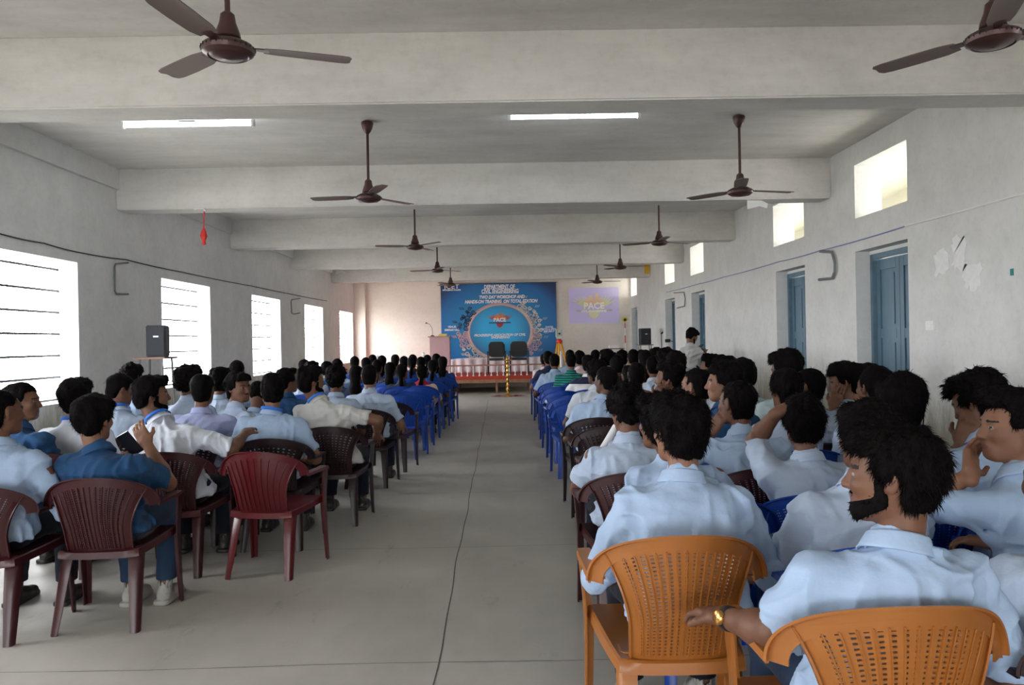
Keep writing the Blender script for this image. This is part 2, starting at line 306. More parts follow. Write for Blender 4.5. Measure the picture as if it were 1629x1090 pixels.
for k in range(3): MB().box((-.028, -.045 + k * .035, -.018), (-.02, -.022 + k * .035, .018)).obj('switch', 'fixture_white', sw, bevel=.002)
p = onwall(1610, 433, XR); tag(MB().box((-.004, -.02, -.028), (0, .02, .028)).obj('sticker', mat('teal', (.0, .22, .20), .6)), 'tiny teal sticker high on the right wall', 'sticker').location = p
# surface cables
def cable(name, pts, r, m, label, cat='cable', sag=0):
    P = []
    for a, c in zip(pts[:-1], pts[1:]):
        for t in np.linspace(0, 1, 14, endpoint=False): P.append(a + (c - a) * t + np.array([0, 0, -sag * 4 * t * (1 - t)]))
    P.append(pts[-1]); return tag(MB().tube(P, r, 6).obj(name, m, smooth=True), label, cat)
L = XL + .012; R = XR - .012
cable('wall_cable', [onwall(a, c, L) for a, c in ((-60, 361), (0, 372), (70, 387), (133, 403), (200, 413), (290, 433), (400, 455), (520, 479))], .0075, 'cable_dark', 'dark surface cable running the length of the left wall above the windows', sag=.008)
cable('wall_cable', [onwall(a, c, R) for a, c in ((1660, 300), (1629, 308), (1520, 339), (1440, 360))], .009, 'white_paint', 'white painted conduit on the right wall leading past the near vent opening')
cable('wall_cable', [onwall(a, c, R) for a, c in ((1440, 360), (1304, 399), (1240, 416), (1150, 441), (1110, 452), (1060, 465))], .008, 'cable_blue', 'thin bluish cable on the right wall between near vent and far doors', sag=.01)
def bracket(pts, X, r, lab, bulge=0):
    P = [onwall(a, c, X) for a, c in pts]; 
    tag(MB().tube(P, r, 8).obj('pipe_bracket', 'pipe_grey', smooth=True), lab, 'bracket')
bracket([(204, 418), (184, 420), (182.5, 425), (183, 463), (185, 468), (204, 468)], XL + .03, .012, 'dark bent pipe bracket on left wall between the two nearest windows')
bracket([(477, 475), (464, 477), (463, 480), (464, 498), (468, 500), (477, 498)], XL + .03, .012, 'dark bent pipe bracket on left wall before the fourth window')
bracket([(1305, 400), (1323, 401), (1325, 406), (1328, 418), (1328, 432), (1324, 443), (1303, 445)], XR - .03, .018, 'curved dark pipe bracket on right wall between the two nearest doors')
bracket([(1072, 466), (1088, 465), (1090, 475), (1089, 487), (1077, 490)], XR - .03, .011, 'small dark pipe bracket on right wall between the third and fourth doors')
# beam decorations left over
p = atY(318, 333, 9.78); hg = empty('hanging_decoration', p, label='red tassel hanging on a string from the second beam near the left wall', cat='decoration')
MB().tube([(-.07, -.01, -.0), (-.02, -.012, .01), (.05, -.012, .008), (.07, -.012, -.03)], .012, 6).obj('tape', 'torn_paper', hg)
MB().tube([(.06, -.01, -.02), (.055, -.02, -.12), (.05, -.02, -.24)], .008, 6).obj('string', 'red', hg)
b = MB(); b.lathe([(.012, 0), (.03, -.04), (.045, -.10), (.02, -.16), (.028, -.2), (.004, -.21)], (.05, -.02, -.24), 7); b.obj('tassel', 'red', hg)
for px, py, Y, lab, m in ((1205, 326, 9.78, 'crumpled white paper scrap hanging from the second beam by the right fan', 'torn_paper'), (542, 433, 21.89, 'white scrap on the last beam near the left wall', 'torn_paper'), (1029, 426, 21.89, 'yellow paper sign hung on the last beam near the right wall', 'saffron')):
    p = atY(px, py, Y - .012); b = MB(); h_ = .06 if m != 'saffron' else .17; w_ = .13 if m != 'saffron' else .07
    b.poly([(-w_, h_), (w_ * .4, h_ * .9), (w_, h_ * .2), (w_ * .9, -h_ * .8), (w_ * .2, -h_ * .3), (-w_, -h_ * .9)] if m != 'saffron' else [(-w_, h_), (w_, h_), (w_, -h_), (-w_, -h_)], -.006, .006)
    o = b.obj('paper_scrap', m); o.location = p; tag(o, lab, 'paper')
# ------------------------------------------------------------------ lights and fans
for px, py, lab in ((299, 199, 'glowing fluorescent tube under the ceiling at the left, behind the nearest beam'), (913, 186, 'glowing fluorescent tube under the ceiling above the aisle')):
    d = ray(px, py); t = (3.62 - CAMZ) / d[2]; p = np.array([d[0] * t, d[1] * t, 3.64])
    tl = empty('tube_light', p, label=lab, cat='light')
    b = MB(); b.box((-.63, -.03, .02), (.63, .03, .09)); b.box((-.10, -.035, .02), (.08, .035, .092)); b.obj('batten', 'fixture_white', tl, bevel=.006)
    for sx in (-1, 1): MB().box((sx * .62 - .015, -.022, -.045), (sx * .62 + .015, .022, .03)).obj('lamp_holder', 'fixture_white', tl, bevel=.004)
    MB().tube([(-.60, 0, -.015), (.60, 0, -.015)], .019, 14).obj('tube', 'tube_glow', tl, smooth=True)
def make_fan():
    f = empty('ceiling_fan', (0, 0, 0))
    MB().lathe([(.03, 0), (.058, -.012), (.062, -.03), (.05, -.075), (.032, -.11), (.016, -.13)], n=28).obj('canopy', 'fan_brown', f, smooth=True)
    MB().tube([(0, 0, -.11), (0, 0, -.66)], .0135, 14).obj('down_rod', 'fan_brown', f, smooth=True)
    b = MB(); b.lathe([(.018, -.585), (.034, -.60), (.040, -.64), (.058, -.69), (.062, -.715), (.05, -.722), (.085, -.735), (.118, -.752), (.128, -.770), (.122, -.790), (.098, -.806), (.092, -.800), (.07, -.812), (.0, -.822)], n=40, cap=False)
    b.obj('motor_housing', 'fan_brown', f, smooth=True)
    b = MB()
    for k in range(28):
        t = k / 28 * 2 * math.pi; c = Vector((.125 * math.cos(t), .125 * math.sin(t), -.770)); b.box((-.003, -.002, -.006), (.006, .002, .006), M4=Matrix.Translation(c) @ Matrix.Rotation(t, 4, 'Z'))
    b.obj('vent_slot', 'black', f)
    for k in range(3):
        a = k * 2 * math.pi / 3; br = MB(); R_ = Matrix.Rotation(a, 4, 'Z')
        V = []; 
        for x, w in ((.11, .018), (.15, .022), (.20, .026)): V += [(x, -w, -.762), (x, w, -.758), (x, w, -.752), (x, -w, -.756)]
        V = [tuple(R_ @ Vector(v)) for v in V]; br.add(V, [(i * 4 + j, i * 4 + (j + 1) % 4, i * 4 + 4 + (j + 1) % 4, i * 4 + 4 + j) for i in range(2) for j in range(4)] + [(3, 2, 1, 0), (8, 9, 10, 11)])
        V = []; ring = []
        for x, w0, w1, tw in ((.17, -.045, .045, .11), (.24, -.062, .058, .12), (.40, -.066, .064, .11), (.54, -.064, .066, .09), (.585, -.055, .060, .08), (.60, -.03, .04, .08)):
            V += [(x, w0, -.757 - w0 * -tw * 0 + w0 * tw), (x, (w0 + w1) / 2, -.755 + .006), (x, w1, -.757 + w1 * tw), (x, w1, -.762 + w1 * tw), (x, (w0 + w1) / 2, -.760 + .004), (x, w0, -.762 + w0 * tw)]
        V = [tuple(R_ @ Vector(v)) for v in V]; bl = MB(); bl.add(V, [(i * 6 + j, i * 6 + (j + 1) % 6, i * 6 + 6 + (j + 1) % 6, i * 6 + 6 + j) for i in range(5) for j in range(6)] + [(5, 4, 3, 2, 1, 0), (30, 31, 32, 33, 34, 35)])
        bo = bl.obj('blade', 'fan_blade', f, smooth=True); br.obj('blade_bracket', 'fan_brown', bo)
    return f
proto = make_fan(); FX = (-1.33, 2.41)
FANY = (3.86, 7.85, 11.95, 15.95, 19.9)
side = ('left', 'right'); order = ('nearest the camera', 'second from the camera', 'third from the camera', 'fourth from the camera', 'furthest, by the stage')
first = True
for j, y in enumerate(FANY):
    for i, x in enumerate(FX):
        o = proto if first else copy_tree(proto); first = False
        o.location = (x + (.05 if j == 0 and i else 0), y, ZC); o.rotation_euler.z = [.35, .1, .9, .25, 1.25, .5, .75, -.15, .1, .05][j * 2 + i]
        tag(o, 'brown three-bladed ceiling fan in the %s row, %s' % (side[i], order[j]), 'ceiling fan', 'ceiling fans')
# ------------------------------------------------------------------ implicit surfaces (numpy) -> meshes
F32 = np.float32
def V3(*a): return np.array(a, float)
_rng = np.random.RandomState(7)
_NT = _rng.rand(32, 32, 32).astype(F32) * 2 - 1
def vnoise(P):
    i = np.floor(P).astype(np.int32); f = (P - i).astype(F32); f = f * f * (3 - 2 * f)
    x0, y0, z0 = (i[:, 0] & 31), (i[:, 1] & 31), (i[:, 2] & 31)
    x1, y1, z1 = (x0 + 1) & 31, (y0 + 1) & 31, (z0 + 1) & 31
    fx, fy, fz = f[:, 0], f[:, 1], f[:, 2]
    def L(a, b, t): return a + (b - a) * t
    return L(L(L(_NT[x0, y0, z0], _NT[x1, y0, z0], fx), L(_NT[x0, y1, z0], _NT[x1, y1, z0], fx), fy),
             L(L(_NT[x0, y0, z1], _NT[x1, y0, z1], fx), L(_NT[x0, y1, z1], _NT[x1, y1, z1], fx), fy), fz)
def smin(a, b, k):
    if k <= 0: return np.minimum(a, b)
    h = np.maximum(k - np.abs(a - b), 0) / k
    return np.minimum(a, b) - h * h * k * .25
def smax(a, b, k): return -smin(-a, -b, k)
def cone(P, A, B, ra, rb):                       # capsule of changing radius
    A = np.asarray(A, F32); B = np.asarray(B, F32); ab = B - A
    t = np.clip(((P - A) @ ab) / max(float(ab @ ab), 1e-9), 0, 1)
    return np.linalg.norm(P - A - t[:, None] * ab, axis=1) - (ra + (rb - ra) * t)
def ell(P, C, R):
    R = np.asarray(R, F32); q = (P - np.asarray(C, F32)) / R
    return (np.linalg.norm(q, axis=1) - 1) * float(R.min())
def rotm(yaw=0, pitch=0, roll=0):                # head frame: columns = local axes; yaw + turns to the left, pitch + looks down
    cy, sy = math.cos(yaw), math.sin(yaw); cp, sp = math.cos(-pitch), math.sin(-pitch); cr, sr = math.cos(roll), math.sin(roll)
    Rz = np.array([[cy, -sy, 0], [sy, cy, 0], [0, 0, 1]]); Rx = np.array([[1, 0, 0], [0, cp, -sp], [0, sp, cp]])
    Ry = np.array([[cr, 0, sr], [0, 1, 0], [-sr, 0, cr]])
    return Rz @ Rx @ Ry
def net(f, lo, hi, h, pad=1.8):                  # sparse surface nets: points and quads of the zero set of f
    lo = np.asarray(lo, float) - 2 * h; n = np.ceil((np.asarray(hi, float) + 2 * h - lo) / h).astype(int) + 1
    nb = (n + 3) // 4; n = nb * 4
    I = np.stack(np.meshgrid(*[np.arange(k) for k in nb], indexing='ij'), -1).reshape(-1, 3)
    cen = (lo + (I * 4 + 1.5) * h).astype(F32)
    d0 = f(cen)
    vol = np.empty((nb[0], nb[1], nb[2], 4, 4, 4), F32); vol[...] = d0.reshape(nb[0], nb[1], nb[2], 1, 1, 1)
    act = np.abs(d0) < h * 3.5 * pad
    J = I[act]
    o = np.stack(np.meshgrid(*[np.arange(4)] * 3, indexing='ij'), -1).reshape(-1, 3)
    out = np.empty((len(J), 64), F32)
    for s in range(0, len(J), 6000):
        P = (lo + ((J[s:s + 6000, None, :] * 4 + o[None]) * h)).astype(F32).reshape(-1, 3)
        out[s:s + 6000] = f(P).reshape(-1, 64)
    vol[J[:, 0], J[:, 1], J[:, 2]] = out.reshape(-1, 4, 4, 4)
    vol = vol.transpose(0, 3, 1, 4, 2, 5).reshape(n)
    for a in range(3):                           # keep it closed
        sl = [slice(None)] * 3; sl[a] = 0; vol[tuple(sl)] = np.maximum(vol[tuple(sl)], h); sl[a] = -1; vol[tuple(sl)] = np.maximum(vol[tuple(sl)], h)
    S = vol < 0
    c = np.zeros(n - 1, np.int8)
    for dx in (0, 1):
        for dy in (0, 1):
            for dz in (0, 1): c += S[dx:n[0] - 1 + dx, dy:n[1] - 1 + dy, dz:n[2] - 1 + dz]
    A = np.argwhere((c > 0) & (c < 8))
    ids = np.full(n - 1, -1, np.int32); ids[A[:, 0], A[:, 1], A[:, 2]] = np.arange(len(A))
    cor = np.array([(i >> 2 & 1, i >> 1 & 1, i & 1) for i in range(8)])
    val = np.stack([vol[A[:, 0] + k[0], A[:, 1] + k[1], A[:, 2] + k[2]] for k in cor], 1)
    acc = np.zeros((len(A), 3)); cnt = np.zeros(len(A))
    for i in range(8):
        for j in range(i + 1, 8):
            if np.abs(cor[i] - cor[j]).sum() != 1: continue
            m = (val[:, i] < 0) != (val[:, j] < 0)
            t = val[m, i] / (val[m, i] - val[m, j])
            acc[m] += cor[i] + t[:, None] * (cor[j] - cor[i]); cnt[m] += 1
    verts = lo + (A + acc / cnt[:, None]) * h
    faces = []
    for a in range(3):
        s0 = [slice(0, n[k] - 1) for k in range(3)]; s1 = list(s0)
        s0 = [slice(1, n[k] - 1) for k in range(3)]; s0[a] = slice(0, n[a] - 1); s1 = list(s0); s1[a] = slice(1, n[a])
        m0, m1 = S[tuple(s0)], S[tuple(s1)]
        for flip, m in ((0, m0 & ~m1), (1, ~m0 & m1)):
            E = np.argwhere(m)
            if not len(E): continue
            for k in range(3):
                if k != a: E[:, k] += 1
            b, c_ = (a + 1) % 3, (a + 2) % 3
            def at_(db, dc):
                G = E.copy(); G[:, b] -= db; G[:, c_] -= dc; return ids[G[:, 0], G[:, 1], G[:, 2]]
            q = np.stack([at_(1, 1), at_(0, 1), at_(0, 0), at_(1, 0)], 1)
            faces.append(q if not flip else q[:, ::-1])
    F = np.concatenate(faces) if faces else np.zeros((0, 4), int)
    return verts, F[(F >= 0).all(1)]
def mesh_from(name, verts, faces, mats, fmat=None, smooth=True):
    me = bpy.data.meshes.new(name)
    nv, nf = len(verts), len(faces)
    k = faces.shape[1]
    me.vertices.add(nv); me.vertices.foreach_set('co', np.asarray(verts, F32).ravel())
    me.loops.add(nf * k); me.loops.foreach_set('vertex_index', np.asarray(faces, np.int32).ravel())
    me.polygons.add(nf); me.polygons.foreach_set('loop_start', np.arange(0, nf * k, k, dtype=np.int32))
    if fmat is not None: me.polygons.foreach_set('material_index', np.asarray(fmat, np.int32))
    if smooth: me.polygons.foreach_set('use_smooth', np.ones(nf, bool))
    for m in mats: me.materials.append(m)
    me.update(calc_edges=True)
    return me
# ------------------------------------------------------------------ people
def lerp(a, b, t): return a + (b - a) * t
def nrm(v): v = np.asarray(v, float); return v / (np.linalg.norm(v) + 1e-9)
def two_bone(S, W, pole, l1, l2):
    S, W = np.array(S, float), np.array(W, float); d = W - S; L = np.linalg.norm(d)
    if L > (l1 + l2) * .985: W = S + d / L * (l1 + l2) * .985; d = W - S; L = np.linalg.norm(d)
    if L < .12: W = S + nrm(d) * .12; d = W - S; L = .12
    a = (l1 * l1 - l2 * l2 + L * L) / (2 * L); hgt = math.sqrt(max(l1 * l1 - a * a, 0))
    u = d / L; p = np.array(pole, float); p = nrm(p - u * (p @ u))
    return S + u * a + p * hgt, W
PS = 1.05
class Pose:
    """joints of one figure in its own frame: faces +Y, x to its right, z up from the floor"""
    def __init__(s, **k):
        g = k.get
        s.k = k; s.stand = g('stand', False); sc = s.sc = g('size', 1.0)
        s.pz = .90 if s.stand else .505
        s.P = V3(0, 0, s.pz)
        hz = g('hz', 1.17) if not s.stand else g('hz', 1.52)
        s.H = V3(g('hx', 0.), g('lean', .04), hz)                         # head centre
        s.hy, s.hp, s.hr = g('hyaw', 0), g('hpitch', 0), g('hroll', 0)
        s.R = rotm(s.hy, s.hp, s.hr)
        ly = g('lean', .04)
        s.N = s.H + V3(-g('hx', 0.) * .3, -.022 - .1 * max(ly, 0) - .05 * max(s.hp, 0), -.165)   # base of the neck
        s.ty = g('tyaw', 0.)                                              # turn of the shoulders
        s.w = g('wide', 1.0)
        c, q = math.cos(s.ty), math.sin(s.ty)
        s.X = V3(c, q, 0); s.Y = V3(-q, c, 0)
        tilt = g('tilt', 0.)
        s.S = {}; s.E = {}; s.W = {}; s.hand = {}
        mid = s.P + (s.N - s.P) * .80
        for sd, nm in ((1, 'r'), (-1, 'l')):
            sh = mid + s.X * sd * .165 * s.w + V3(0, 0, sd * tilt); s.S[nm] = sh
            a = g('arm_' + nm, 'lap')
            pole = s.X * sd * .55 - s.Y * .5 + V3(0, 0, -.8)
            if a == 'lap': w = V3(sd * .11, .30, .645)
            elif a == 'knee': w = V3(sd * .15, .37, .66)
            elif a == 'rest': w = sh + s.X * sd * .10 + s.Y * .26 + V3(0, 0, -.30)
            elif a == 'wide': w = sh - s.X * sd * .03 + s.Y * .24 + V3(0, 0, -.27); pole = s.X * sd * .75 - s.Y * .35 + V3(0, 0, -.8)
            elif a == 'cheek': w = s.H + s.R @ V3(sd * .075, .10, -.15); pole = s.X * sd * .5 + s.Y * .35 + V3(0, 0, -1)
            elif a == 'chin': w = s.H + s.R @ V3(sd * .03, .15, -.16); pole = s.X * sd * .4 + s.Y * .3 + V3(0, 0, -1)
            elif a == 'top': w = s.H + s.R @ V3(sd * .12, -.02, .05); pole = s.X * sd * .25 + s.Y * 1.0 + V3(0, 0, -.9)
            elif a == 'phone': w = s.N + s.X * sd * .07 + s.Y * .28 + V3(0, 0, -.13); pole = s.X * sd * .7 + V3(0, 0, -.8)
            elif a == 'hang': w = sh + V3(sd * .05, .03, -.5)
            elif not isinstance(a, str) and len(a) == 7: w = np.array(a[3:6], float)
            else: w = np.array(a[:3], float); pole = np.array(a[3:6], float) if len(a) >= 6 else pole
            E, w = two_bone(sh, w, pole, .285 * sc, .255 * sc)
            if not isinstance(a, str) and len(a) == 7: E, w = np.array(a[:3], float), np.array(a[3:6], float)
            s.E[nm], s.W[nm] = E, w
            fd = nrm(w - E); hd = fd
            if a in ('cheek', 'chin'): hd = nrm(fd * .5 + s.R @ V3(-sd * .25, -.25, .7)) if a == 'cheek' else nrm(s.R @ V3(-sd * .75, -.1, .45) + fd * .3)
            elif a == 'top': hd = nrm(s.R @ V3(-sd * 1., -.1, .55))
            elif a in ('lap', 'knee'): hd = nrm(fd + V3(-sd * .25, .3, -.25))
            pn = np.cross(hd, s.X * sd); pn = nrm(pn if np.linalg.norm(pn) > .2 else V3(0, 0, -1))   # the way the palm looks
            if a in ('cheek', 'chin', 'top'):
                pn = s.H - w; pn = nrm(pn - hd * (pn @ hd))
            elif pn[2] > 0: pn = -pn
            s.hand[nm] = (w, hd, pn, sd, g('curl_' + nm, .35 if a not in ('rest', 'phone') else .75))
        s.K = {}; s.A = {}
        for sd, nm in ((1, 'r'), (-1, 'l')):
            if s.stand: s.K[nm] = V3(sd * .10, .03, .50); s.A[nm] = V3(sd * .11, -.01, .09)
            else:
                kx = g('knee_' + nm, .13); s.K[nm] = V3(sd * kx, .40, .50)
                f = g('foot_' + nm, (.14, .38)); s.A[nm] = V3(sd * f[0], f[1], .09)
def torso_prof(fem=False):
    T = np.array([-.12, 0, .2, .42, .62, .78, .86, .92, .97, 1.03])
    a = np.array([.168, .172, .158, .158, .17, .178, .162, .128, .090, .066])
    b = np.array([.118, .125, .112, .108, .112, .110, .100, .088, .074, .064])
    if fem: a = a * np.array([1, 1, .92, .88, .9, .9, .88, .88, .9, .9])
    return T, a, b
def torso_sdf(P, s, grow, top=1.03, bot=-.12, fem=False):
    T, a, b = torso_prof(fem)
    t = (P[:, 2] - s.P[2]) / (s.N[2] - s.P[2])
    tc = np.clip(t, -.2, 1.1)
    bow = s.k.get('bow', .03) * 4 * tc * (1 - tc)                    # rounded back
    cx = s.P[0] + (s.N[0] - s.P[0]) * tc; cy = s.P[1] + (s.N[1] - s.P[1]) * tc - bow
    ya = s.ty * np.clip(tc * 1.1, 0, 1)
    ax = (np.interp(tc, T, a) * s.w + grow).astype(F32); by = (np.interp(tc, T, b) * (s.w * .5 + .5) + grow).astype(F32)
    if grow > 0: sk = (.014 * np.clip(1 - t * 3, 0, 1)).astype(F32); ax = ax + sk; by = by + sk
    dx, dy = P[:, 0] - cx, P[:, 1] - cy
    c, q = np.cos(ya), np.sin(ya)
    u, v = dx * c + dy * q, -dx * q + dy * c
    e = ((np.abs(u) / ax) ** 2.4 + (np.abs(v) / by) ** 2.4) ** (1 / 2.4)
    d = (e - 1) * np.minimum(ax, by)
    zt, zb = s.P[2] + (s.N[2] - s.P[2]) * top, s.P[2] + (s.N[2] - s.P[2]) * bot
    return smax(smax(d, P[:, 2] - zt, .03), zb - P[:, 2], .02)
def head_sdf(q, full=True):                         # q in head frame, y forward; chin at -.115, crown at +.115
    d = ell(q, (0, -.014, .028), (.076, .097, .088))
    d = smin(d, ell(q, (0, .022, -.035), (.060, .068, .078)), .035)
    d = smin(d, cone(q, (-.022, .060, -.090), (.022, .060, -.090), .021, .021), .03)
    ax = np.abs(q[:, 0]); m = q.copy(); m[:, 0] = ax
    d = smin(d, ell(m, (.046, .008, -.06), (.016, .026, .026)), .03)
    d = smin(d, cone(q, (-.036, .073, .021), (.036, .073, .021), .011, .011), .018)
    d = smin(d, ell(m, (.040, .064, -.02), (.021, .02, .02)), .02)
    if full:
        d = smax(d, -ell(m, (.031, .094, .004), (.018, .013, .011)), .014)
        d = np.minimum(d, ell(m, (.031, .0735, .004), (.0145, .0135, .0115)))
    d = smin(d, cone(q, (0, .083, .012), (0, .104, -.026), .0075, .0125), .012)
    d = smin(d, ell(m, (.0115, .093, -.030), (.0085, .010, .0075)), .008)
    if full:
        d = smin(d, ell(q, (0, .0835, -.0565), (.024, .012, .0065)), .006)
        d = smin(d, ell(q, (0, .082, -.068), (.020, .012, .0075)), .005)
        d = smax(d, -cone(q, (-.02, .098, -.0622), (.02, .098, -.0622), .003, .003), .004)
    e = m - np.array([.0785, -.008, -.004], F32)     # ear
    c, s_ = math.cos(.45), math.sin(.45); ex = e[:, 0] * c + e[:, 1] * s_; ey = -e[:, 0] * s_ + e[:, 1] * c
    ez = e[:, 2]
    ear = (np.sqrt((ex / .0085) ** 2 + (ey / .019) ** 2 + (ez / .032) ** 2) - 1) * .0085
    ear = smax(ear, -(np.sqrt(((ex - .008) / .007) ** 2 + ((ey - .003) / .011) ** 2 + ((ez - .003) / .02) ** 2) - 1) * .007, .004)
    return smin(d, ear, .006)
def hand_sdf(P, h, r=1.0):
    w, D, pn, sd, curl = h
    X = nrm(np.cross(D, pn)) * sd                    # towards the thumb side
    if sd < 0: pass
    T = -X if sd > 0 else X
    T = nrm(np.cross(pn, D)) * sd
    o = w + D * .05
    q = P - o.astype(F32)
    a, b, c = q @ T.astype(F32), q @ D.astype(F32), q @ pn.astype(F32)
    px = np.maximum(np.abs(a) - .028, 0); py = np.maximum(np.abs(b) - .036, 0); pz = np.maximum(np.abs(c) - .004, 0)
    d = np.sqrt(px * px + py * py + pz * pz) - .011
    d = smin(d, cone(P, w - D * .02, w + D * .03, .025, .022), .02)
    for i, (off, L) in enumerate(((.030, .070), (.010, .078), (-.011, .073), (-.031, .058))):
        p = w + D * .09 + T * off; ang = 0.; dirn = D + T * off * 1.2
        rr = .0088 if i < 3 else .0076
        for j, f in enumerate((.45, .32, .23)):
            ang += (curl * (.8, 1., .8)[j]) * (1 + .12 * i)
            v = nrm(nrm(dirn) * math.cos(ang) + pn * math.sin(ang)); p2 = p + v * L * f
            d = smin(d, cone(P, p, p2, rr, rr * .92), .004); p = p2; rr *= .92
    p = w + D * .025 + T * .026; v = nrm(D * .55 + T * .75 + pn * .3); p2 = p + v * .042
    d = smin(d, cone(P, p, p2, .0135, .0108), .014)
    v = nrm(D * .85 + T * .15 + pn * (.25 + curl * .5)); p3 = p2 + v * .030
    d = smin(d, cone(P, p2, p3, .0105, .0085), .004)
    return d
def near_mask(P, C, R):                              # which points lie near a joint: saves work
    return ((P - np.asarray(C, F32)) ** 2).sum(1) < R * R
def local(P, s): return ((P - s.H.astype(F32)) @ s.R.astype(F32)) / F32(s.hs)
def body_sdf(P, s, fine, fem):
    d = torso_sdf(P, s, -.024, top=.95, bot=-.1, fem=fem)
    hb = s.H + s.R @ V3(0, -.036, -.06)
    d = smin(d, cone(P, s.N + V3(0, 0, -.03), hb, .056, .046 if not fem else .043), .028)
    m = near_mask(P, s.H, .24)
    if m.any():
        dd = head_sdf(local(P[m], s), fine) * F32(s.hs)
        x = d[m]; d[m] = smin(x, dd, .02)
    r = s.w * (.85 if fem else 1.)
    for n in 'rl':
        d = smin(d, cone(P, s.S[n], s.E[n], .050 * r, .040 * r), .03)
        d = smin(d, cone(P, s.E[n], lerp(s.E[n], s.W[n], .35), .038 * r, .039 * r), .012)
        d = smin(d, cone(P, lerp(s.E[n], s.W[n], .35), s.W[n], .039 * r, .025 * r), .02)
        m = near_mask(P, s.hand[n][0] + s.hand[n][1] * .08, .19)
        if m.any(): x = d[m]; d[m] = smin(x, hand_sdf(P[m], s.hand[n]), .01)
        if not s.k.get('nolegs'):
            hip = s.P + V3(.085 if n == 'r' else -.085, 0, -.01)
            d = smin(d, cone(P, hip, s.K[n], .068, .046), .03)
            d = smin(d, cone(P, s.K[n], s.A[n], .046, .033), .02)
    return d
def trouser_sdf(P, s):
    d = ell(P, s.P + V3(0, 0, -.005), (.165 * s.w, .125, .105)) if not s.stand else ell(P, s.P + V3(0, 0, .0), (.165, .115, .16))
    for n in 'rl':
        sg = 1 if n == 'r' else -1
        hip = s.P + V3(sg * .088, 0, -.01)
        d = smin(d, cone(P, hip, s.K[n], .085, .064), .035)
        a = lerp(s.K[n], s.A[n], .93)
        d = smin(d, cone(P, s.K[n], a, .062, .056), .02)
    d += .004 * vnoise(P * F32(14)) + .003 * np.abs(vnoise(P * np.array([9, 9, 30], F32)))
    return smax(smax(d, .125 - P[:, 2], .004), P[:, 2] - (s.P[2] + .12), .01)
def shirt_sdf(P, s, sl, seed, fem, longtail=0):
    d = torso_sdf(P, s, .006, top=1.0, bot=-.10 - longtail, fem=fem)
    if longtail:
        for n in 'rl': d = smin(d, cone(P, s.P + V3(0, 0, -.02), lerp(s.P, s.K[n], .85), .12, .10), .06)
    d = smin(d, cone(P, s.N + V3(0, -.012, -.06), s.N + V3(0, -.004, .010), .078, .064), .03)
    o = F32(seed * 3.7)
    for n in 'rl':
        S, E, W = s.S[n], s.E[n], s.W[n]
        if sl <= 1:
            e = lerp(S, E, sl); c = cone(P, S, e + nrm(E - S) * .1, .062 * s.w, .062 * s.w)
            c = smax(c, (P - e.astype(F32)) @ nrm(E - S).astype(F32), .004)
        else:
            c = cone(P, S, E, .062 * s.w, .054 * s.w); e = lerp(E, W, sl - 1)
            c2 = cone(P, E, e + nrm(W - E) * .06, .053 * s.w, .043)
            c2 = smax(c2, (P - e.astype(F32)) @ nrm(W - E).astype(F32), .004); c = smin(c, c2, .015)
        d = smin(d, c, .05)
    Q = P + o
    wp = vnoise(Q * F32(5))[:, None] * F32(1.1)
    f = .013 * (.5 - np.abs(vnoise(Q * np.array([6.5, 6.5, 13], F32) + wp)) * 2.4).clip(-.6, 1)
    f += .009 * (.4 - np.abs(vnoise(Q * np.array([17, 13, 5], F32) + wp)) * 2.2).clip(-.6, 1) + .0035 * vnoise(Q * F32(32))
    return d - f
def hair_sdf(q, style, seed):                        # q in head frame
    y, z, x = q[:, 1], q[:, 2], np.abs(q[:, 0])
    vol = {'short': .0, 'crop': -.005, 'full': .011, 'curly': .014, 'quiff': .006, 'long': .004, 'pony': .001}[style]
    d = ell(q, (0, -.022, .038), (.083 + vol, .104 + vol, .09 + vol))
    d = smin(d, ell(q, (0, -.045, -.03), (.068 + vol * .3, .062 + vol * .3, .07)), .03)
    if style == 'quiff': d = smin(d, ell(q, (0, .055, .10), (.055, .045, .030)), .03)
    if style in ('full', 'curly'): d = smin(d, ell(q, (0, .045, .085), (.068, .05, .045)), .03)
    hl = .062 + .25 * np.maximum(.09 - y, 0) * 0
    top = hl - z + .12 * (y - .06)
    A = top                                          # above the hair line
    B = smax(y - .034, -.012 - z + .6 * np.maximum(y, 0), .006)          # temples and sideburns
    C = smax(y + .028, -.088 - z, .01)               # back of the head and nape
    keep = np.minimum(np.minimum(A, B), C)
    d = smax(d, keep, .012)
    sd = F32(seed * 1.3)
    amp = {'curly': .012, 'full': .008, 'short': .0045, 'crop': .0022, 'quiff': .007, 'long': .003, 'pony': .002}[style]
    fr = {'curly': 55}.get(style, 40)
    n = vnoise(q * np.array([fr, fr, fr * (1 if style == 'curly' else .45)], F32) + sd) + .5 * vnoise(q * F32(fr * 2.1) + sd)
    n += .9 * vnoise(q * F32(17) + sd)
    return d - amp * n
def long_hair_sdf(P, s, q, style, seed):
    d = hair_sdf(q, style, seed) * F32(s.hs)
    top = s.H + s.R @ V3(0, -.075, -.01)
    if style == 'long':
        e = s.N + V3(0, -.135, -.17); m = s.N + V3(0, -.115, .0)
        c = smin(cone(P, top, m, .062, .062), cone(P, m, e, .062, .035), .04)
    else:
        e = s.N + V3(0, -.15, -.20); m = s.N + V3(0, -.13, .0)
        c = smin(cone(P, top, m, .03, .030), cone(P, m, e, .030, .016), .03)
    c += .004 * vnoise(P * np.array([60, 60, 12], F32))
    return smin(d, c, .03)
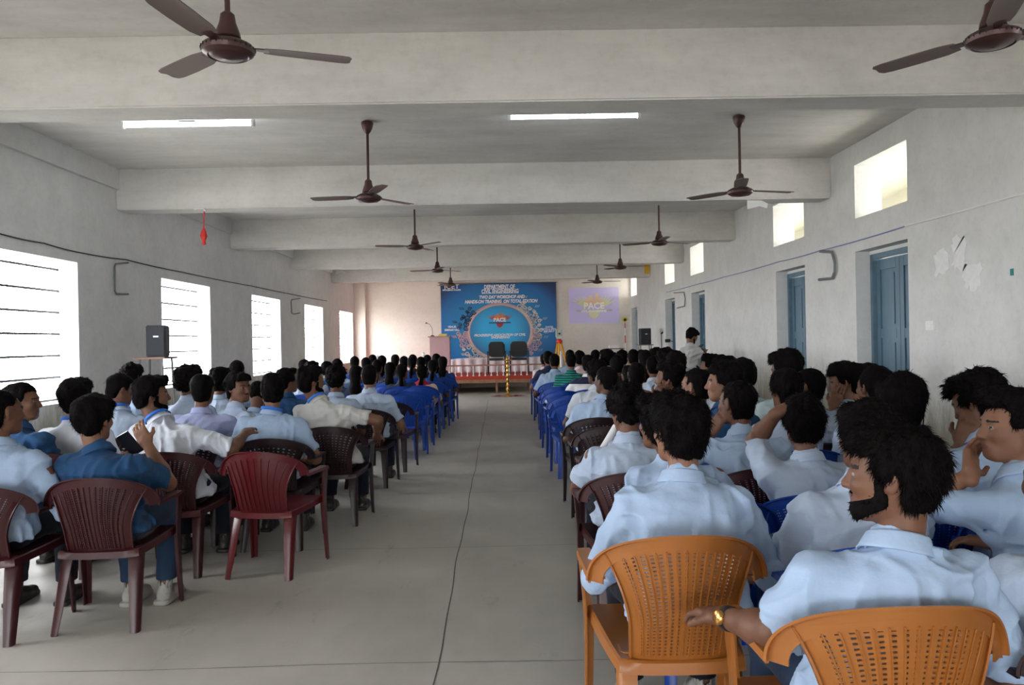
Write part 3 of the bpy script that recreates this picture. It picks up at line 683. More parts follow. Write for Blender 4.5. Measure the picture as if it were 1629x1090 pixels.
def tufts(verts, faces, s, n, L, seed, up=.10, zmin=-.075):      # many thin tapering locks on the hair, joined to the hair mesh
    rg = np.random.RandomState(seed)
    fv = verts[faces]; cen = fv.mean(1)
    nr = np.cross(fv[:, 1] - fv[:, 0], fv[:, 3] - fv[:, 0]); nr /= np.linalg.norm(nr, axis=1)[:, None] + 1e-9
    ql = ((cen - s.H) @ s.R) / s.hs
    ok = np.where((ql[:, 2] > zmin))[0]
    pick = rg.choice(ok, n); c, nn = cen[pick], nr[pick]; q = ql[pick]
    ax = np.tile(V3(0, -.35, 1.), (n, 1)); flow = q - V3(0, -.045, .12)
    flow = flow - nn @ s.R * 0
    fl = (flow / (np.linalg.norm(flow, axis=1)[:, None] + 1e-6)) @ s.R.T
    fl = fl - nn * (fl * nn).sum(1)[:, None]; fl /= np.linalg.norm(fl, axis=1)[:, None] + 1e-6
    rnd = rg.normal(size=(n, 3)) * .33
    d = fl * .9 + rnd + nn * up; d /= np.linalg.norm(d, axis=1)[:, None]
    side = np.cross(d, nn + rg.normal(size=(n, 3)) * .3); side /= np.linalg.norm(side, axis=1)[:, None] + 1e-6
    Lh = L * rg.uniform(.5, 1.25, n)[:, None]; wd = rg.uniform(.0007, .0016, n)[:, None]
    p0 = c - nn * .003; p1 = p0 + d * Lh * .5 + nn * Lh * .04; d2 = d - V3(0, 0, .35); p2 = p1 + d2 * Lh * .5
    vv = np.stack([p0 - side * wd, p0 + side * wd, p1 + side * wd * .9, p1 - side * wd * .9, p2 + side * wd * .15, p2 - side * wd * .15], 1)
    k = np.arange(n)[:, None] * 6 + len(verts)
    ff = np.concatenate([k + [0, 1, 2, 3], k + [3, 2, 4, 5]])
    return np.concatenate([verts, vv.reshape(-1, 3)]), np.concatenate([faces, ff])
def beard_sdf(q, seed, full=True, only=False):
    y, z = q[:, 1], q[:, 2]; ax = np.abs(q[:, 0])
    d = head_sdf(q, False) - (.0045 if only else .0022) - (0 if only else .006) * np.clip((y - .045) / .03, 0, 1) * np.clip((-z - .06) / .03, 0, 1)
    low = smax(z + .052 - .45 * np.maximum(ax - .025, 0), -(y - .0 + (ax - .07) * 0), .006)
    low = smax(z + .030 + .42 * (y - .0), smax(low, smax(z + .030 + .42 * (y - .0), -(z + .070 + .58 * (y - .0)), .006), .006), .004)
    side = smax(smax(z - .0, y - .034, .004), -y + .009, .004); side = smax(side, -(z + .07), .004)
    side = smax(side, .05 - ax, .004)
    m = low if not full else np.minimum(low, side)
    if only: m = z * 0 + 1
    m = np.minimum(m, ell(q, (0, .092, -.046), (.03, .02, .0055)))        # moustache
    m = smax(m, -ell(q, (0, .09, -.0625), (.021, .03, .0085)), .002)      # lips stay free
    m = smax(m, -(z + .113), .003)
    return smax(d - .0015 * vnoise(q * F32(150)), m, .003)
def collar_mesh(s, fem=False):                       # folded shirt collar, loft around the neck
    n = 44; V = []; 
    up = nrm(s.H + s.R @ V3(0, -.03, -.06) - s.N); X = nrm(np.cross(s.Y, up)); Y = np.cross(up, X)
    prof = [(.0600, .000), (.0590, .030), (.0605, .0385), (.0650, .040), (.0690, .036), (.0800, .004), (.083, -.002), (.080, -.004), (.068, .012), (.064, .0)]
    A = np.linspace(math.pi / 2 + .16, math.pi / 2 - .16 + 2 * math.pi, n)
    for i, a in enumerate(A):
        f = math.sin(a); fr = max(f, 0) ** 3
        for r, h in prof:
            hh = h - .018 * f - (.022 * fr if h < .02 else .006 * fr)
            rr = r * (1.0 + .1 * s.w - .1)
            V.append(s.N + V3(0, 0, -.002) + X * math.cos(a) * rr * 1.02 + Y * (math.sin(a) * rr * 1.0) + up * (hh - .010))
    k = len(prof); F = []
    for i in range(n - 1):
        for j in range(k):
            F.append((i * k + j, i * k + (j + 1) % k, (i + 1) * k + (j + 1) % k, (i + 1) * k + j))
    return np.array(V), np.array(F)[:, ::-1]
def lanyard_mesh(s):
    n = 40; V = []; up = nrm(s.H + s.R @ V3(0, -.03, -.06) - s.N); X = nrm(np.cross(s.Y, up)); Y = np.cross(up, X)
    prof = [(.0865, .012), (.0895, .020), (.0880, .022), (.0850, .014)]
    prof = [(.079, .018), (.0725, .040), (.0705, .0405), (.077, .018)]
    for a in np.linspace(0, 2 * math.pi, n, endpoint=False):
        f = math.sin(a)
        for r, h in prof: V.append(s.N + X * math.cos(a) * (r + .004) + Y * f * (r + .004) + up * (h - .018 * f + .001))
    F = [(i * 4 + j, i * 4 + (j + 1) % 4, ((i + 1) % n) * 4 + (j + 1) % 4, ((i + 1) % n) * 4 + j) for i in range(n) for j in range(4)]
    return np.array(V), np.array(F)[:, ::-1]
def shoe_sdf(P, s, n):
    A = s.A[n]; o = V3(A[0], A[1], 0)
    d = cone(P, o + V3(0, -.035, .045), o + V3(0, .06, .042), .038, .040)
    d = smin(d, ell(P, o + V3(0, .115, .035), (.045, .07, .032)), .03)
    d = smin(d, cone(P, o + V3(0, -.02, .06), o + V3(0, -.012, .115), .036, .040), .02)
    d = smax(d, -cone(P, o + V3(0, -.012, .10), o + V3(0, -.012, .16), .033, .035), .004)
    q = P - o.astype(F32)
    sole = np.sqrt(np.maximum(np.abs(q[:, 0]) - .018, 0) ** 2 + np.maximum(np.abs(q[:, 1] - .045) - .105, 0) ** 2) - .027
    sole = smax(sole, np.abs(q[:, 2] - .0135) - .0135, .003)
    return np.minimum(smax(d, .012 - P[:, 2], .003), sole)
def child(name, me, parent, label=None):
    o = bpy.data.objects.new(name, me); COL.objects.link(o); o.parent = parent
    if label: o['label'] = label
    return o
def face_mats(verts, faces, s):                      # 0 skin, 1 lips, 2 eye white, 3 iris, 4 brows
    c = verts[faces].mean(1); q = ((c - s.H) @ s.R) / s.hs; m = np.zeros(len(faces), int)
    ax = np.abs(q[:, 0]); y, z = q[:, 1], q[:, 2]
    m[(np.abs(z + .0622) < .0105 * (1 - (ax / .027) ** 2).clip(0)) & (y > .07) & (ax < .026)] = 1
    e = ((ax - .031) / .0125) ** 2 + ((z - .004) / .0062) ** 2
    m[(e < 1) & (y > .066)] = 2
    m[((ax - .031) ** 2 + (z - .004) ** 2 < .0058 ** 2) & (y > .066) & (m == 2)] = 3
    br = np.abs(z - (.0245 + .05 * (ax - .03) - 8 * (ax - .032) ** 2)) < .0045
    m[br & (ax > .012) & (ax < .052) & (y > .05)] = 4
    return m
def person(loc, rot, label, group, shirt, skin='skin_b', hair='short', res=.010, sleeve=.8, pants='pants_dark', shoe='shoe_dark', beard=False, glasses=False,
           lanyard=False, fem=False, hs=1.0, seed=1, watch=None, scarf=None, ntuft=0, tuftlen=.03, **k):
    s = Pose(**k); s.hs = hs
    root = bpy.data.objects.new('person', None); COL.objects.link(root); root.empty_display_size = .2
    root.location = loc; root.rotation_euler = (0, 0, rot); root.scale = (PS,) * 3
    root['label'] = label; root['category'] = 'person'
    if group: root['group'] = group
    pts = [s.P, s.H, s.N] + [p for n in 'rl' for p in (s.S[n], s.E[n], s.W[n], s.K[n], s.A[n], s.hand[n][0] + s.hand[n][1] * .16)]
    lo = np.min(pts, 0) - .15; hi = np.max(pts, 0) + .15; hi[1] += .12
    v, f = net(lambda P: body_sdf(P, s, res < .0085, fem), lo, hi, res)
    mats = [M[skin], M['lips'], M['eye_white'], M['iris'], M['brow']]
    fm = face_mats(v, f, s) if res < .0085 else None
    child('body', mesh_from('body', v, f, mats if fm is not None else mats[:1], fm), root)
    # hair
    hb = s.H + s.R @ V3(0, -.02, .03)
    if hair in ('long', 'pony'):
        g = lambda P: long_hair_sdf(P, s, local(P, s), hair, seed)
        v, f = net(g, np.minimum(hb - .14, s.N + V3(-.08, -.24, -.27)), hb + .16, res)
    else:
        g = lambda P: hair_sdf(local(P, s), hair, seed) * F32(s.hs)
        v, f = net(g, hb - .17, hb + .16, min(res, .009) if res < .012 else res)
    hcol = M['hair']
    if ntuft and hair not in ('long', 'pony'): v, f = tufts(v, f, s, ntuft, tuftlen, seed)
    child('hair', mesh_from('hair', v, f, [hcol]), root)
    if beard:
        g = lambda P: beard_sdf(local(P, s), seed, beard == 'full', beard == 'moustache') * F32(s.hs)
        v, f = net(g, s.H - .16, s.H + .14, min(res, .006))
        if len(f) and beard != 'moustache' and ntuft: v, f = tufts(v, f, s, ntuft // 3, .011, seed + 1, .15, -1)
        if len(f): child('beard' if beard != 'moustache' else 'moustache', mesh_from('beard', v, f, [hcol]), root)
    # clothes
    zb = s.P - V3(.26, .24, .12 + (.1 if fem else 0)); allp = [s.S['r'], s.S['l'], s.E['r'], s.E['l'], s.N] + ([s.W['r'], s.W['l']] if sleeve > 1 else [])
    lo = np.min([zb] + allp, 0) - .09; hi = np.max([s.P + .2] + allp, 0) + .09
    if fem: hi[1] = max(hi[1], .5)
    v, f = net(lambda P: shirt_sdf(P, s, sleeve, seed, fem, .12 if fem else 0), lo, hi, res)
    sh = child('shirt' if not fem else 'kurta', mesh_from('shirt', v, f, [M[shirt]]), root)
    if not fem:
        v, f = collar_mesh(s); child('collar', mesh_from('collar', v, f, [M[shirt]]), sh)
    if scarf:
        a_ = s.N + s.X * .11 + V3(0, .01, -.05); b_ = s.N - s.X * .11 + V3(0, .01, -.05)
        v, f = net(lambda P: smin(smin(cone(P, s.N + V3(0, 0, -.03), a_, .085, .06), cone(P, s.N + V3(0, 0, -.03), b_, .085, .06), .03), cone(P, s.N + V3(0, -.06, -.05), s.N + V3(0, -.12, -.14), .07, .03), .04) - .004 * vnoise(P * F32(40)), s.N - .27, s.N + .25, res)
        child('scarf', mesh_from('scarf', v, f, [M[scarf]]), root, 'crimson scarf')
    if lanyard:
        v, f = lanyard_mesh(s); child('lanyard', mesh_from('lanyard', v, f, [M['lanyard']]), root, 'blue ribbon lanyard')
    lo = np.min([s.P] + [s.A[n] for n in 'rl'] + [s.K[n] for n in 'rl'], 0) - .16; hi = np.max([s.P] + [s.K[n] for n in 'rl'] + [s.A[n] for n in 'rl'], 0) + .16
    v, f = net(lambda P: trouser_sdf(P, s), lo, hi, max(res, .009))
    child('trousers', mesh_from('trousers', v, f, [M[pants]]), root)
    for n in 'rl':
        A = s.A[n]
        v, f = net(lambda P: shoe_sdf(P, s, n), V3(A[0] - .07, A[1] - .1, -.01), V3(A[0] + .07, A[1] + .2, .16), max(res, .008))
        child('shoe', mesh_from('shoe', v, f, [M[shoe]]), root)
    if watch:
        n = watch; d = nrm(s.W[n] - s.E[n]); c = s.W[n] - d * .02
        a = nrm(np.cross(d, V3(0, 0, 1))); b = np.cross(a, d); V = []; F = []
        prof = [(.030, -.011), (.0335, -.011), (.0335, .011), (.030, .011)]
        for t in np.linspace(0, 2 * math.pi, 28, endpoint=False):
            for r, h in prof: V.append(c + (a * math.cos(t) + b * math.sin(t)) * r + d * h)
        for i in range(28):
            for j in range(4): F.append((i * 4 + j, i * 4 + (j + 1) % 4, ((i + 1) % 28) * 4 + (j + 1) % 4, ((i + 1) % 28) * 4 + j))
        w = child('wrist_watch', mesh_from('watch_strap', np.array(V), np.array(F), [M['black']]), root, 'dark wrist watch with a golden dial')
        fc = nrm(b * .5 - a * .9 if s.k.get('wflip') else b); fc = nrm(s.k.get('wdir', b) - d * (np.asarray(s.k.get('wdir', b)) @ d)); e2 = np.cross(fc, d); V = []
        for h, r in ((.031, .019), (.040, .019), (.0425, .016), (.0425, .001)):
            for t in np.linspace(0, 2 * math.pi, 24, endpoint=False): V.append(c + fc * h + (d * math.cos(t) + e2 * math.sin(t)) * r)
        F = [(i * 24 + j, i * 24 + (j + 1) % 24, (i + 1) * 24 + (j + 1) % 24, (i + 1) * 24 + j) for i in range(3) for j in range(24)]
        child('watch_case', mesh_from('watch_case', np.array(V), np.array(F)[:, ::-1], [M['gold']]), w, 'golden watch case')
    return root, s
# ------------------------------------------------------------------ stage end of the hall
def text(s, size, loc, m, parent, sx=1., align='CENTER', shear=0, bold=0.0, name='lettering', spacing=1.0, rot=(math.pi / 2, 0, 0)):
    cu = bpy.data.curves.new('lettering', 'FONT'); cu.body = s; cu.size = size; cu.align_x = align; cu.align_y = 'CENTER'; cu.shear = shear; cu.offset = bold; cu.extrude = .0015; cu.space_character = spacing; cu.resolution_u = 3
    o = bpy.data.objects.new('t', cu); COL.objects.link(o); bpy.context.view_layer.update()
    me = bpy.data.meshes.new_from_object(o.evaluated_get(bpy.context.evaluated_depsgraph_get())); bpy.data.objects.remove(o, do_unlink=True)
    me.materials.clear(); me.materials.append(M[m])
    n = bpy.data.objects.new(name, me); COL.objects.link(n); n.parent = parent; n.location = loc; n.rotation_euler = rot; n.scale = (sx, 1, 1); return n
bl, tr = atY(703.5, 572, 25.34), atY(883.9, 449.1, 25.34)
BW, BH = tr[0] - bl[0] + .02, tr[2] - bl[2]
bn = empty('stage_banner', ((bl[0] + tr[0]) / 2, 25.34, bl[2]), label='large blue printed workshop banner hung on the back wall above the stage', cat='banner')
def banner_mat():
    m = mat('banner_print', (.03, .2, .5), .38, spec=.4); t = m.node_tree; b = t.nodes['Principled BSDF']; N = t.nodes.new; K = t.links.new
    tc = N('ShaderNodeTexCoord'); mp = N('ShaderNodeMapping'); mp.inputs['Location'].default_value = (0, 0, -BH * .42 * .55); mp.inputs['Scale'].default_value = (.44, 0, .55); K(tc.outputs['Object'], mp.inputs[0])
    g = N('ShaderNodeTexGradient'); g.gradient_type = 'SPHERICAL'; K(mp.outputs[0], g.inputs[0])
    r = N('ShaderNodeValToRGB'); e = r.color_ramp.elements; e[0].color = (.008, .04, .13, 1); e[0].position = .0; e[1].position = .65; e[1].color = (.0, .30, .62, 1)
    x = e.new(.16); x.color = (.006, .14, .42, 1)
    K(g.outputs[0], r.inputs[0]); K(r.outputs[0], b.inputs['Base Color'])
banner_mat()
b = MB(); nx, nz = 40, 26; V = []
for i in range(nx + 1):
    for j in range(nz + 1):
        u, v = i / nx, j / nz; V.append(((u - .5) * BW, -.006 - .007 * math.sin(u * 9 + v * 3) * (1 - v) , v * BH))
for i in range(nx + 1):
    for j in range(nz + 1):
        x, y, z = V[i * (nz + 1) + j]; V.append((x, y + .004, z))
n1 = (nx + 1) * (nz + 1); F = []
for i in range(nx):
    for j in range(nz):
        a = i * (nz + 1) + j; F += [(a, a + nz + 1, a + nz + 2, a + 1), (a + n1, a + 1 + n1, a + nz + 2 + n1, a + nz + 1 + n1)]
b.add(V, F); b.obj('sheet', 'banner_print', bn, smooth=True)
MB().tube([(-BW / 2 - .03, .0, BH), (BW / 2 + .03, .0, BH)], .012, 8).obj('top_batten', 'steel_bar', bn)
def bp(px, py):                                            # a photo pixel on the banner, in banner coordinates
    q = atY(px, py, 25.32); return q[0] - bn.location[0], q[2] - bn.location[2]
FY = -.022
def flat(P, m, parent, y=FY, th=.002, name='print'):
    b = MB(); b.poly(P, y, y + th); return b.obj(name, m, parent)
def ring(cx, cz, rx, rz, w, m, parent, y=FY, n=72, name='ring', a0=0, a1=2 * math.pi):
    b = MB(); V = []
    for t in np.linspace(a0, a1, n):
        for k in (1, 1 - w): V += [(cx + rx * k * math.cos(t), y, cz + rz * k * math.sin(t))]
    b.add(V, [(i * 2, i * 2 + 1, i * 2 + 3, i * 2 + 2) for i in range(n - 1)]); return b.obj(name, m, parent)
def discmat():
    m = mat('disc_print', (.0, .35, .7), .38); t = m.node_tree; b = t.nodes['Principled BSDF']; N = t.nodes.new; K = t.links.new
    tc = N('ShaderNodeTexCoord'); mp = N('ShaderNodeMapping'); mp.inputs['Location'].default_value = (0, 0, -BH * .40 * .9); mp.inputs['Scale'].default_value = (.8, 0, .9); K(tc.outputs['Object'], mp.inputs[0])
    g = N('ShaderNodeTexGradient'); g.gradient_type = 'SPHERICAL'; K(mp.outputs[0], g.inputs[0]); r = N('ShaderNodeValToRGB'); e = r.color_ramp.elements
    e[0].color = (.005, .09, .30, 1); e[0].position = .03; e[1].position = .6; e[1].color = (.0, .44, .85, 1); K(g.outputs[0], r.inputs[0]); K(r.outputs[0], b.inputs['Base Color'])
discmat()
ex, ez = bp(795.5, 527.5); rx = (bp(843.5, 528)[0] - bp(748, 528)[0]) / 2; rz = (bp(796, 487)[1] - bp(796, 569)[1]) / 2
flat([(ex + rx * math.cos(t), ez + rz * math.sin(t)) for t in np.linspace(0, 2 * math.pi, 72, endpoint=False)], 'disc_print', bn, y=-.020, name='round_panel')
ring(ex, ez, rx * 1.12, rz * 1.12, .105, 'print_rose', bn, y=-.024); ring(ex, ez, rx * 1.055, rz * 1.055, .022, 'print_cream', bn, y=-.026)
b = MB(); rg = random.Random(4)                              # paisley scrolls around the ring
def curl(cx, cz, r, turns, dirn, w):
    P = []; n = int(16 * turns)
    for k in range(n + 1):
        t = k / n; a = dirn * t * turns * 2 * math.pi; rr = r * (1 - .75 * t); P.append((cx + rr * math.cos(a), cz + rr * math.sin(a), w * (1 - .5 * t)))
    V = []
    for i, (x, z, ww) in enumerate(P):
        x2, z2, _ = P[min(i + 1, len(P) - 1)]; x1, z1, _ = P[max(i - 1, 0)]; dx_, dz_ = x2 - x1, z2 - z1; L_ = math.hypot(dx_, dz_) + 1e-9
        V += [(x - dz_ / L_ * ww, -.025, z + dx_ / L_ * ww), (x + dz_ / L_ * ww, -.025, z - dx_ / L_ * ww)]
    return V, [(i * 2, i * 2 + 1, i * 2 + 3, i * 2 + 2) for i in range(len(P) - 1)]
sets = [(-.25, 1.05, 'print_cream'), (2.35, 3.1, 'print_navy'), (3.1, 3.6, 'print_rose'), (3.6, 4.6, 'print_cream'), (5.55, 6.15, 'print_rose')]
for a0, a1, m_ in sets:
    b = MB()
    for k in range(int((a1 - a0) * 9)):
        a = a0 + (a1 - a0) * (k + .5) / int((a1 - a0) * 9)
        for lay, rr in ((1.17, .085), (1.34, .06)):
            f = lay + rg.uniform(-.03, .05); aa = a + rg.uniform(-.05, .05)
            V, F = curl(ex + rx * f * math.cos(aa), ez + rz * f * math.sin(aa), rr * rg.uniform(.9, 1.35), 1.4, rg.choice((-1, 1)), .019); b.add(V, F)
        if k % 3 == 1:
            f = 1.52; cx, cz = ex + rx * f * math.cos(a), ez + rz * f * math.sin(a)
            for q in (-.05, 0, .05): b.add([(cx + q, -.025, cz), (cx + q + .02, -.025, cz + .01), (cx + q + .06 * math.cos(a) + .02, -.025, cz + .09), (cx + q + .06 * math.cos(a), -.025, cz + .08)], [(0, 1, 2, 3)])
    b.obj('scroll_ornament', m_, bn)
def fit_text(s, x0, x1, y, hpx, m, shear=0, bold=.002, parent=bn, yy=-.028, pf=bp, **k):
    (ax, az), (cx, cz) = pf(x0, y), pf(x1, y); hh = pf(x0, y - hpx / 2)[1] - pf(x0, y + hpx / 2)[1]
    o = text(s, hh * 1.38, ((ax + cx) / 2, yy, (az + cz) / 2), m, parent, shear=shear, bold=bold, **k)
    w = max(v.co.x for v in o.data.vertices) - min(v.co.x for v in o.data.vertices); o.scale.x = (cx - ax) / w; return o
fit_text('DEPARTMENT OF', 770, 819, 456.5, 6.2, 'print_white', bold=.007); fit_text('CIVIL ENGINEERING', 766, 825, 463.7, 6.2, 'print_white', bold=.007)
for (x0, x1, y) in ((770, 819, 460), (766, 825, 467.2)):
    (ax, az), (cx, cz) = bp(x0, y), bp(x1, y); MB().box((ax, -.027, az - .006), (cx, -.024, az + .006)).obj('underline', 'print_white', bn)
fit_text('TWO DAY WORKSHOP AND', 762, 834, 472.7, 5.2, 'print_white', shear=.25, bold=.007); fit_text('HANDS-ON TRAINING  ON TOTAL STATION', 739, 855, 479.8, 5.2, 'print_white', shear=.25, bold=.007)
fit_text('JCET', 706, 731, 456.5, 7, 'print_white'); fit_text('ENGINEERING COLLEGE', 704, 733, 461.7, 2.2, 'print_white', bold=.003)
fit_text('VENUE:', 712.5, 726, 520.3, 3.2, 'print_white'); fit_text('SEMINAR HALL', 707, 731, 525.2, 3.4, 'print_white', shear=.2)
fit_text('DATE:', 868, 880, 520.5, 2.8, 'print_white'); fit_text('27TH & 28TH', 863, 884, 524, 2.8, 'print_white', shear=.2); fit_text('SEP 2017', 864, 882, 527.3, 2.8, 'print_white', shear=.2)
fit_text('PROGRESSIVE ASSOCIATION OF CIVIL', 754, 836, 533.2, 3.8, 'print_white', shear=.3, bold=.004); fit_text('ENGINEERING', 781, 811, 537, 3.4, 'print_white', shear=.3, bold=.004)
def emblem(parent, cx, cz, s, wing, build, word, wordm, shield, y, basem):
    for sg in (-1, 1):
        b = MB()
        for k in range(6):
            a = math.radians(28 + k * 13); L_ = s * (1.05 - .07 * k); x0, z0 = sg * s * .30, -s * (.12 - .0 * k); th = s * .06
            x1, z1 = sg * (s * .30 + L_ * math.cos(a) * .80), z0 + L_ * math.sin(a) * .72
            nx_, nz_ = -(z1 - z0), (x1 - x0); l = math.hypot(nx_, nz_); nx_, nz_ = nx_ / l * th, nz_ / l * th
            b.poly([(cx + x0 + nx_ * .5, cz + z0 + nz_ * .5), (cx + x0 - nx_ * .5, cz + z0 - nz_ * .5), (cx + (x0 + x1) / 2 - nx_, cz + (z0 + z1) / 2 - nz_), (cx + x1, cz + z1), (cx + (x0 + x1) / 2 + nx_ * .6, cz + (z0 + z1) / 2 + nz_ * .6)], y, y + .002)
        b.obj('emblem_wing', wing, parent)
    b = MB()
    for x, w, h in ((-.30, .16, .30), (-.14, .14, .42), (.0, .15, .26), (.13, .17, .50), (.30, .15, .30)): b.box((cx + (x - w / 2) * s, y - .001, cz), (cx + (x + w / 2) * s, y + .001, cz + h * s))
    b.obj('emblem_building', build, parent)
    flat([(cx - .30 * s, cz - .28 * s), (cx + .30 * s, cz - .28 * s), (cx + .2 * s, cz - .52 * s), (cx, cz - .66 * s), (cx - .2 * s, cz - .52 * s)], shield, parent, y=y - .001, name='emblem_shield')
    flat([(cx - .85 * s, cz - .30 * s), (cx + .85 * s, cz - .30 * s), (cx + .78 * s, cz - .22 * s), (cx - .78 * s, cz - .22 * s)], basem, parent, y=y - .002, name='emblem_bar')
    o = text(word, s * .40, (cx, y - .004, cz - .06 * s), wordm, parent, bold=.012 * s); w = max(v.co.x for v in o.data.vertices) * 2; o.scale.x = .95 * s / w
cx, cz = bp(795, 508); s_ = (bp(816, 508)[0] - bp(774, 508)[0]) / 2
emblem(bn, cx, cz, s_, 'print_wing', 'print_orange', 'PACE', 'print_white', 'print_red', -.028, 'print_navy')
# projected picture on the back wall
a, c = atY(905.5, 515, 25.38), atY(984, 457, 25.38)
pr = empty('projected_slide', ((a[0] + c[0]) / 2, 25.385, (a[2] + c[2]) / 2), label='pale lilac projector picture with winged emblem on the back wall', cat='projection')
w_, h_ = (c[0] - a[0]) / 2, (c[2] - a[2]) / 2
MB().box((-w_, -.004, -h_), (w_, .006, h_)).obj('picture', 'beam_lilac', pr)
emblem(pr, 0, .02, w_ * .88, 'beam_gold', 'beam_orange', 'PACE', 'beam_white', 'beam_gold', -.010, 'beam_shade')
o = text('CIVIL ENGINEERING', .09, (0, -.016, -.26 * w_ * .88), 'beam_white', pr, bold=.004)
# platform
SX0, SX1, SY, SZ = atY(560, 560, 22.4)[0], atY(846, 560, 22.4)[0], 22.4, .50
st = empty('stage_platform', ((SX0 + SX1) / 2, SY, 0), label='raised wooden stage platform topped with red carpet before the banner', cat='stage'); hw = (SX1 - SX0) / 2
b = MB(); b.box((-hw, 0, SZ - .012), (hw, 2.9, SZ)); b.box((-hw, -.012, SZ - .10), (hw, 0, SZ)); b.obj('carpet', 'stage_red', st)
b = MB(); b.box((-hw, .0, SZ - .20), (hw, .05, SZ - .10)); b.box((-hw, .05, SZ - .10), (hw, 2.9, SZ - .012)); b.obj('deck', 'wood', st)
for x in (-hw + .05, -hw + 1.3, -hw + 2.55, .35, 1.55, hw - .05):
    for y in (.02, 1.4, 2.7): MB().box((x - .03, y, 0), (x + .03, y + .05, SZ - .10)).obj('leg', 'wood', st)
b = MB(); zz = (atY(790, 571, 25.25)[2], SZ); n = 90; V = []
x0_, x1_ = atY(716, 580, 25.2)[0], atY(896, 580, 25.2)[0]
for i in range(n + 1):
    u = i / n; x = x0_ + (x1_ - x0_) * u
    for j in range(8):
        v = j / 7; z = zz[1] + .002 + (zz[0] - zz[1] + .10 * abs(math.sin(u * 5.5)) ** .5 * .5) * (1 - v); V.append((x, 25.2 - .10 * v - .03 * math.sin(u * 70 + 2 * math.sin(u * 9)) * (.4 + v), z))
b.add(V, [(i * 8 + j, i * 8 + j + 1, i * 8 + j + 9, i * 8 + j + 8) for i in range(n) for j in range(7)])
me = b.mesh('drape', 'drape', smooth=True, angle=80); dr = bpy.data.objects.new('drape', me); COL.objects.link(dr); md = dr.modifiers.new('s', 'SOLIDIFY'); md.thickness = .006
tag(dr, 'white pleated cloth gathered along the foot of the stage banner', 'drape')
# railing along the stage front
rl = empty('stage_railing', (0, SY + .12, SZ), label='low railing of white turned balusters with wooden top rail on the stage edge', cat='railing')
ra, rb_ = atY(560, 584, SY + .12)[0], atY(862, 580, SY + .12)[0]; rzv = atY(760, 581.5, SY + .12)[2] - SZ
MB().tube([(ra, 0, rzv), (rb_, 0, rzv)], .022, 10).obj('top_rail', 'rail_wood', rl, smooth=True)
bal = None; k = 0
for x in np.arange(ra + .05, rb_ - .02, .172):
    if bal is None: bal = MB().lathe([(.026, 0), (.026, .02), (.012, .035), (.010, .07), (.017, .11), (.011, .15), (.010, rzv - .06), (.02, rzv - .03), (.012, rzv - .01)], n=10).mesh('baluster', 'white_paint', smooth=True)
    o = child('baluster', bal, rl); o.location = (x, 0, 0)
for px, py in ((600, 565), (673.5, 560.5), (892.5, 558.5)):
    q = atY(px, py, SY - .05); p0 = empty('newel_post', (q[0], SY - .05, 0), label='tall white post with ball finial %s' % {600: 'behind the students at the far left', 673: 'just left of the lectern', 892: 'at the right end of the stage'}[int(px)], cat='post')
    MB().lathe([(.06, 0), (.06, .05), (.04, .08), (.035, q[2] - .14), (.05, q[2] - .12), (.03, q[2] - .08)], n=14).obj('shaft', 'white_paint', p0, smooth=True)
    MB().lathe([(.004, .0), (.03, .012), (.042, .045), (.03, .078), (.004, .09)], (0, 0, q[2] - .085), n=14).obj('finial', 'fixture_white', p0, smooth=True)
# lectern
q = atY(700, 535, 23.6); lec = empty('lectern', (q[0], 23.6, SZ), label='pink panelled lectern with brown top left of the banner', cat='lectern'); lz = q[2] - SZ
hw2 = (atY(716, 560, 23.4)[0] - atY(684.5, 560, 23.4)[0]) / 2
b = MB(); b.box((-hw2, -.22, 0), (hw2, .22, lz - .03)); b.box((-hw2 + .04, -.228, .1), (hw2 - .04, -.22, lz - .1)); b.obj('body', 'lectern_pink', lec, bevel=.006)
MB().box((-hw2 - .05, -.28, lz - .03), (hw2 + .05, .26, lz)).obj('top', 'lectern_top', lec, bevel=.006)
mk = empty('gooseneck_microphone', (q[0] - .22, 23.5, SZ + lz), label='thin gooseneck microphone curving up from the lectern', cat='microphone')
MB().lathe([(.055, 0), (.055, .02), (.02, .035)], n=16).obj('base', 'black', mk)
MB().tube([(0, 0, .03), (.01, -.01, .14), (-.01, -.02, .26), (-.07, -.04, .36), (-.15, -.06, .40)], .006, 8).obj('neck', 'black', mk, smooth=True)
MB().tube([(-.15, -.06, .40), (-.19, -.08, .40)], .018, 10).obj('head', 'black', mk, smooth=True)
b = MB(); b.box((-.13, -.10, 0), (.13, .10, .035)); b.box((-.10, -.08, .035), (.13, .09, .07)); o = b.obj('paper_stack', 'yellow_paper', bevel=.004); o.location = (q[0] + .08, 23.55, SZ + lz); tag(o, 'yellow folded papers lying on the lectern top', 'paper')
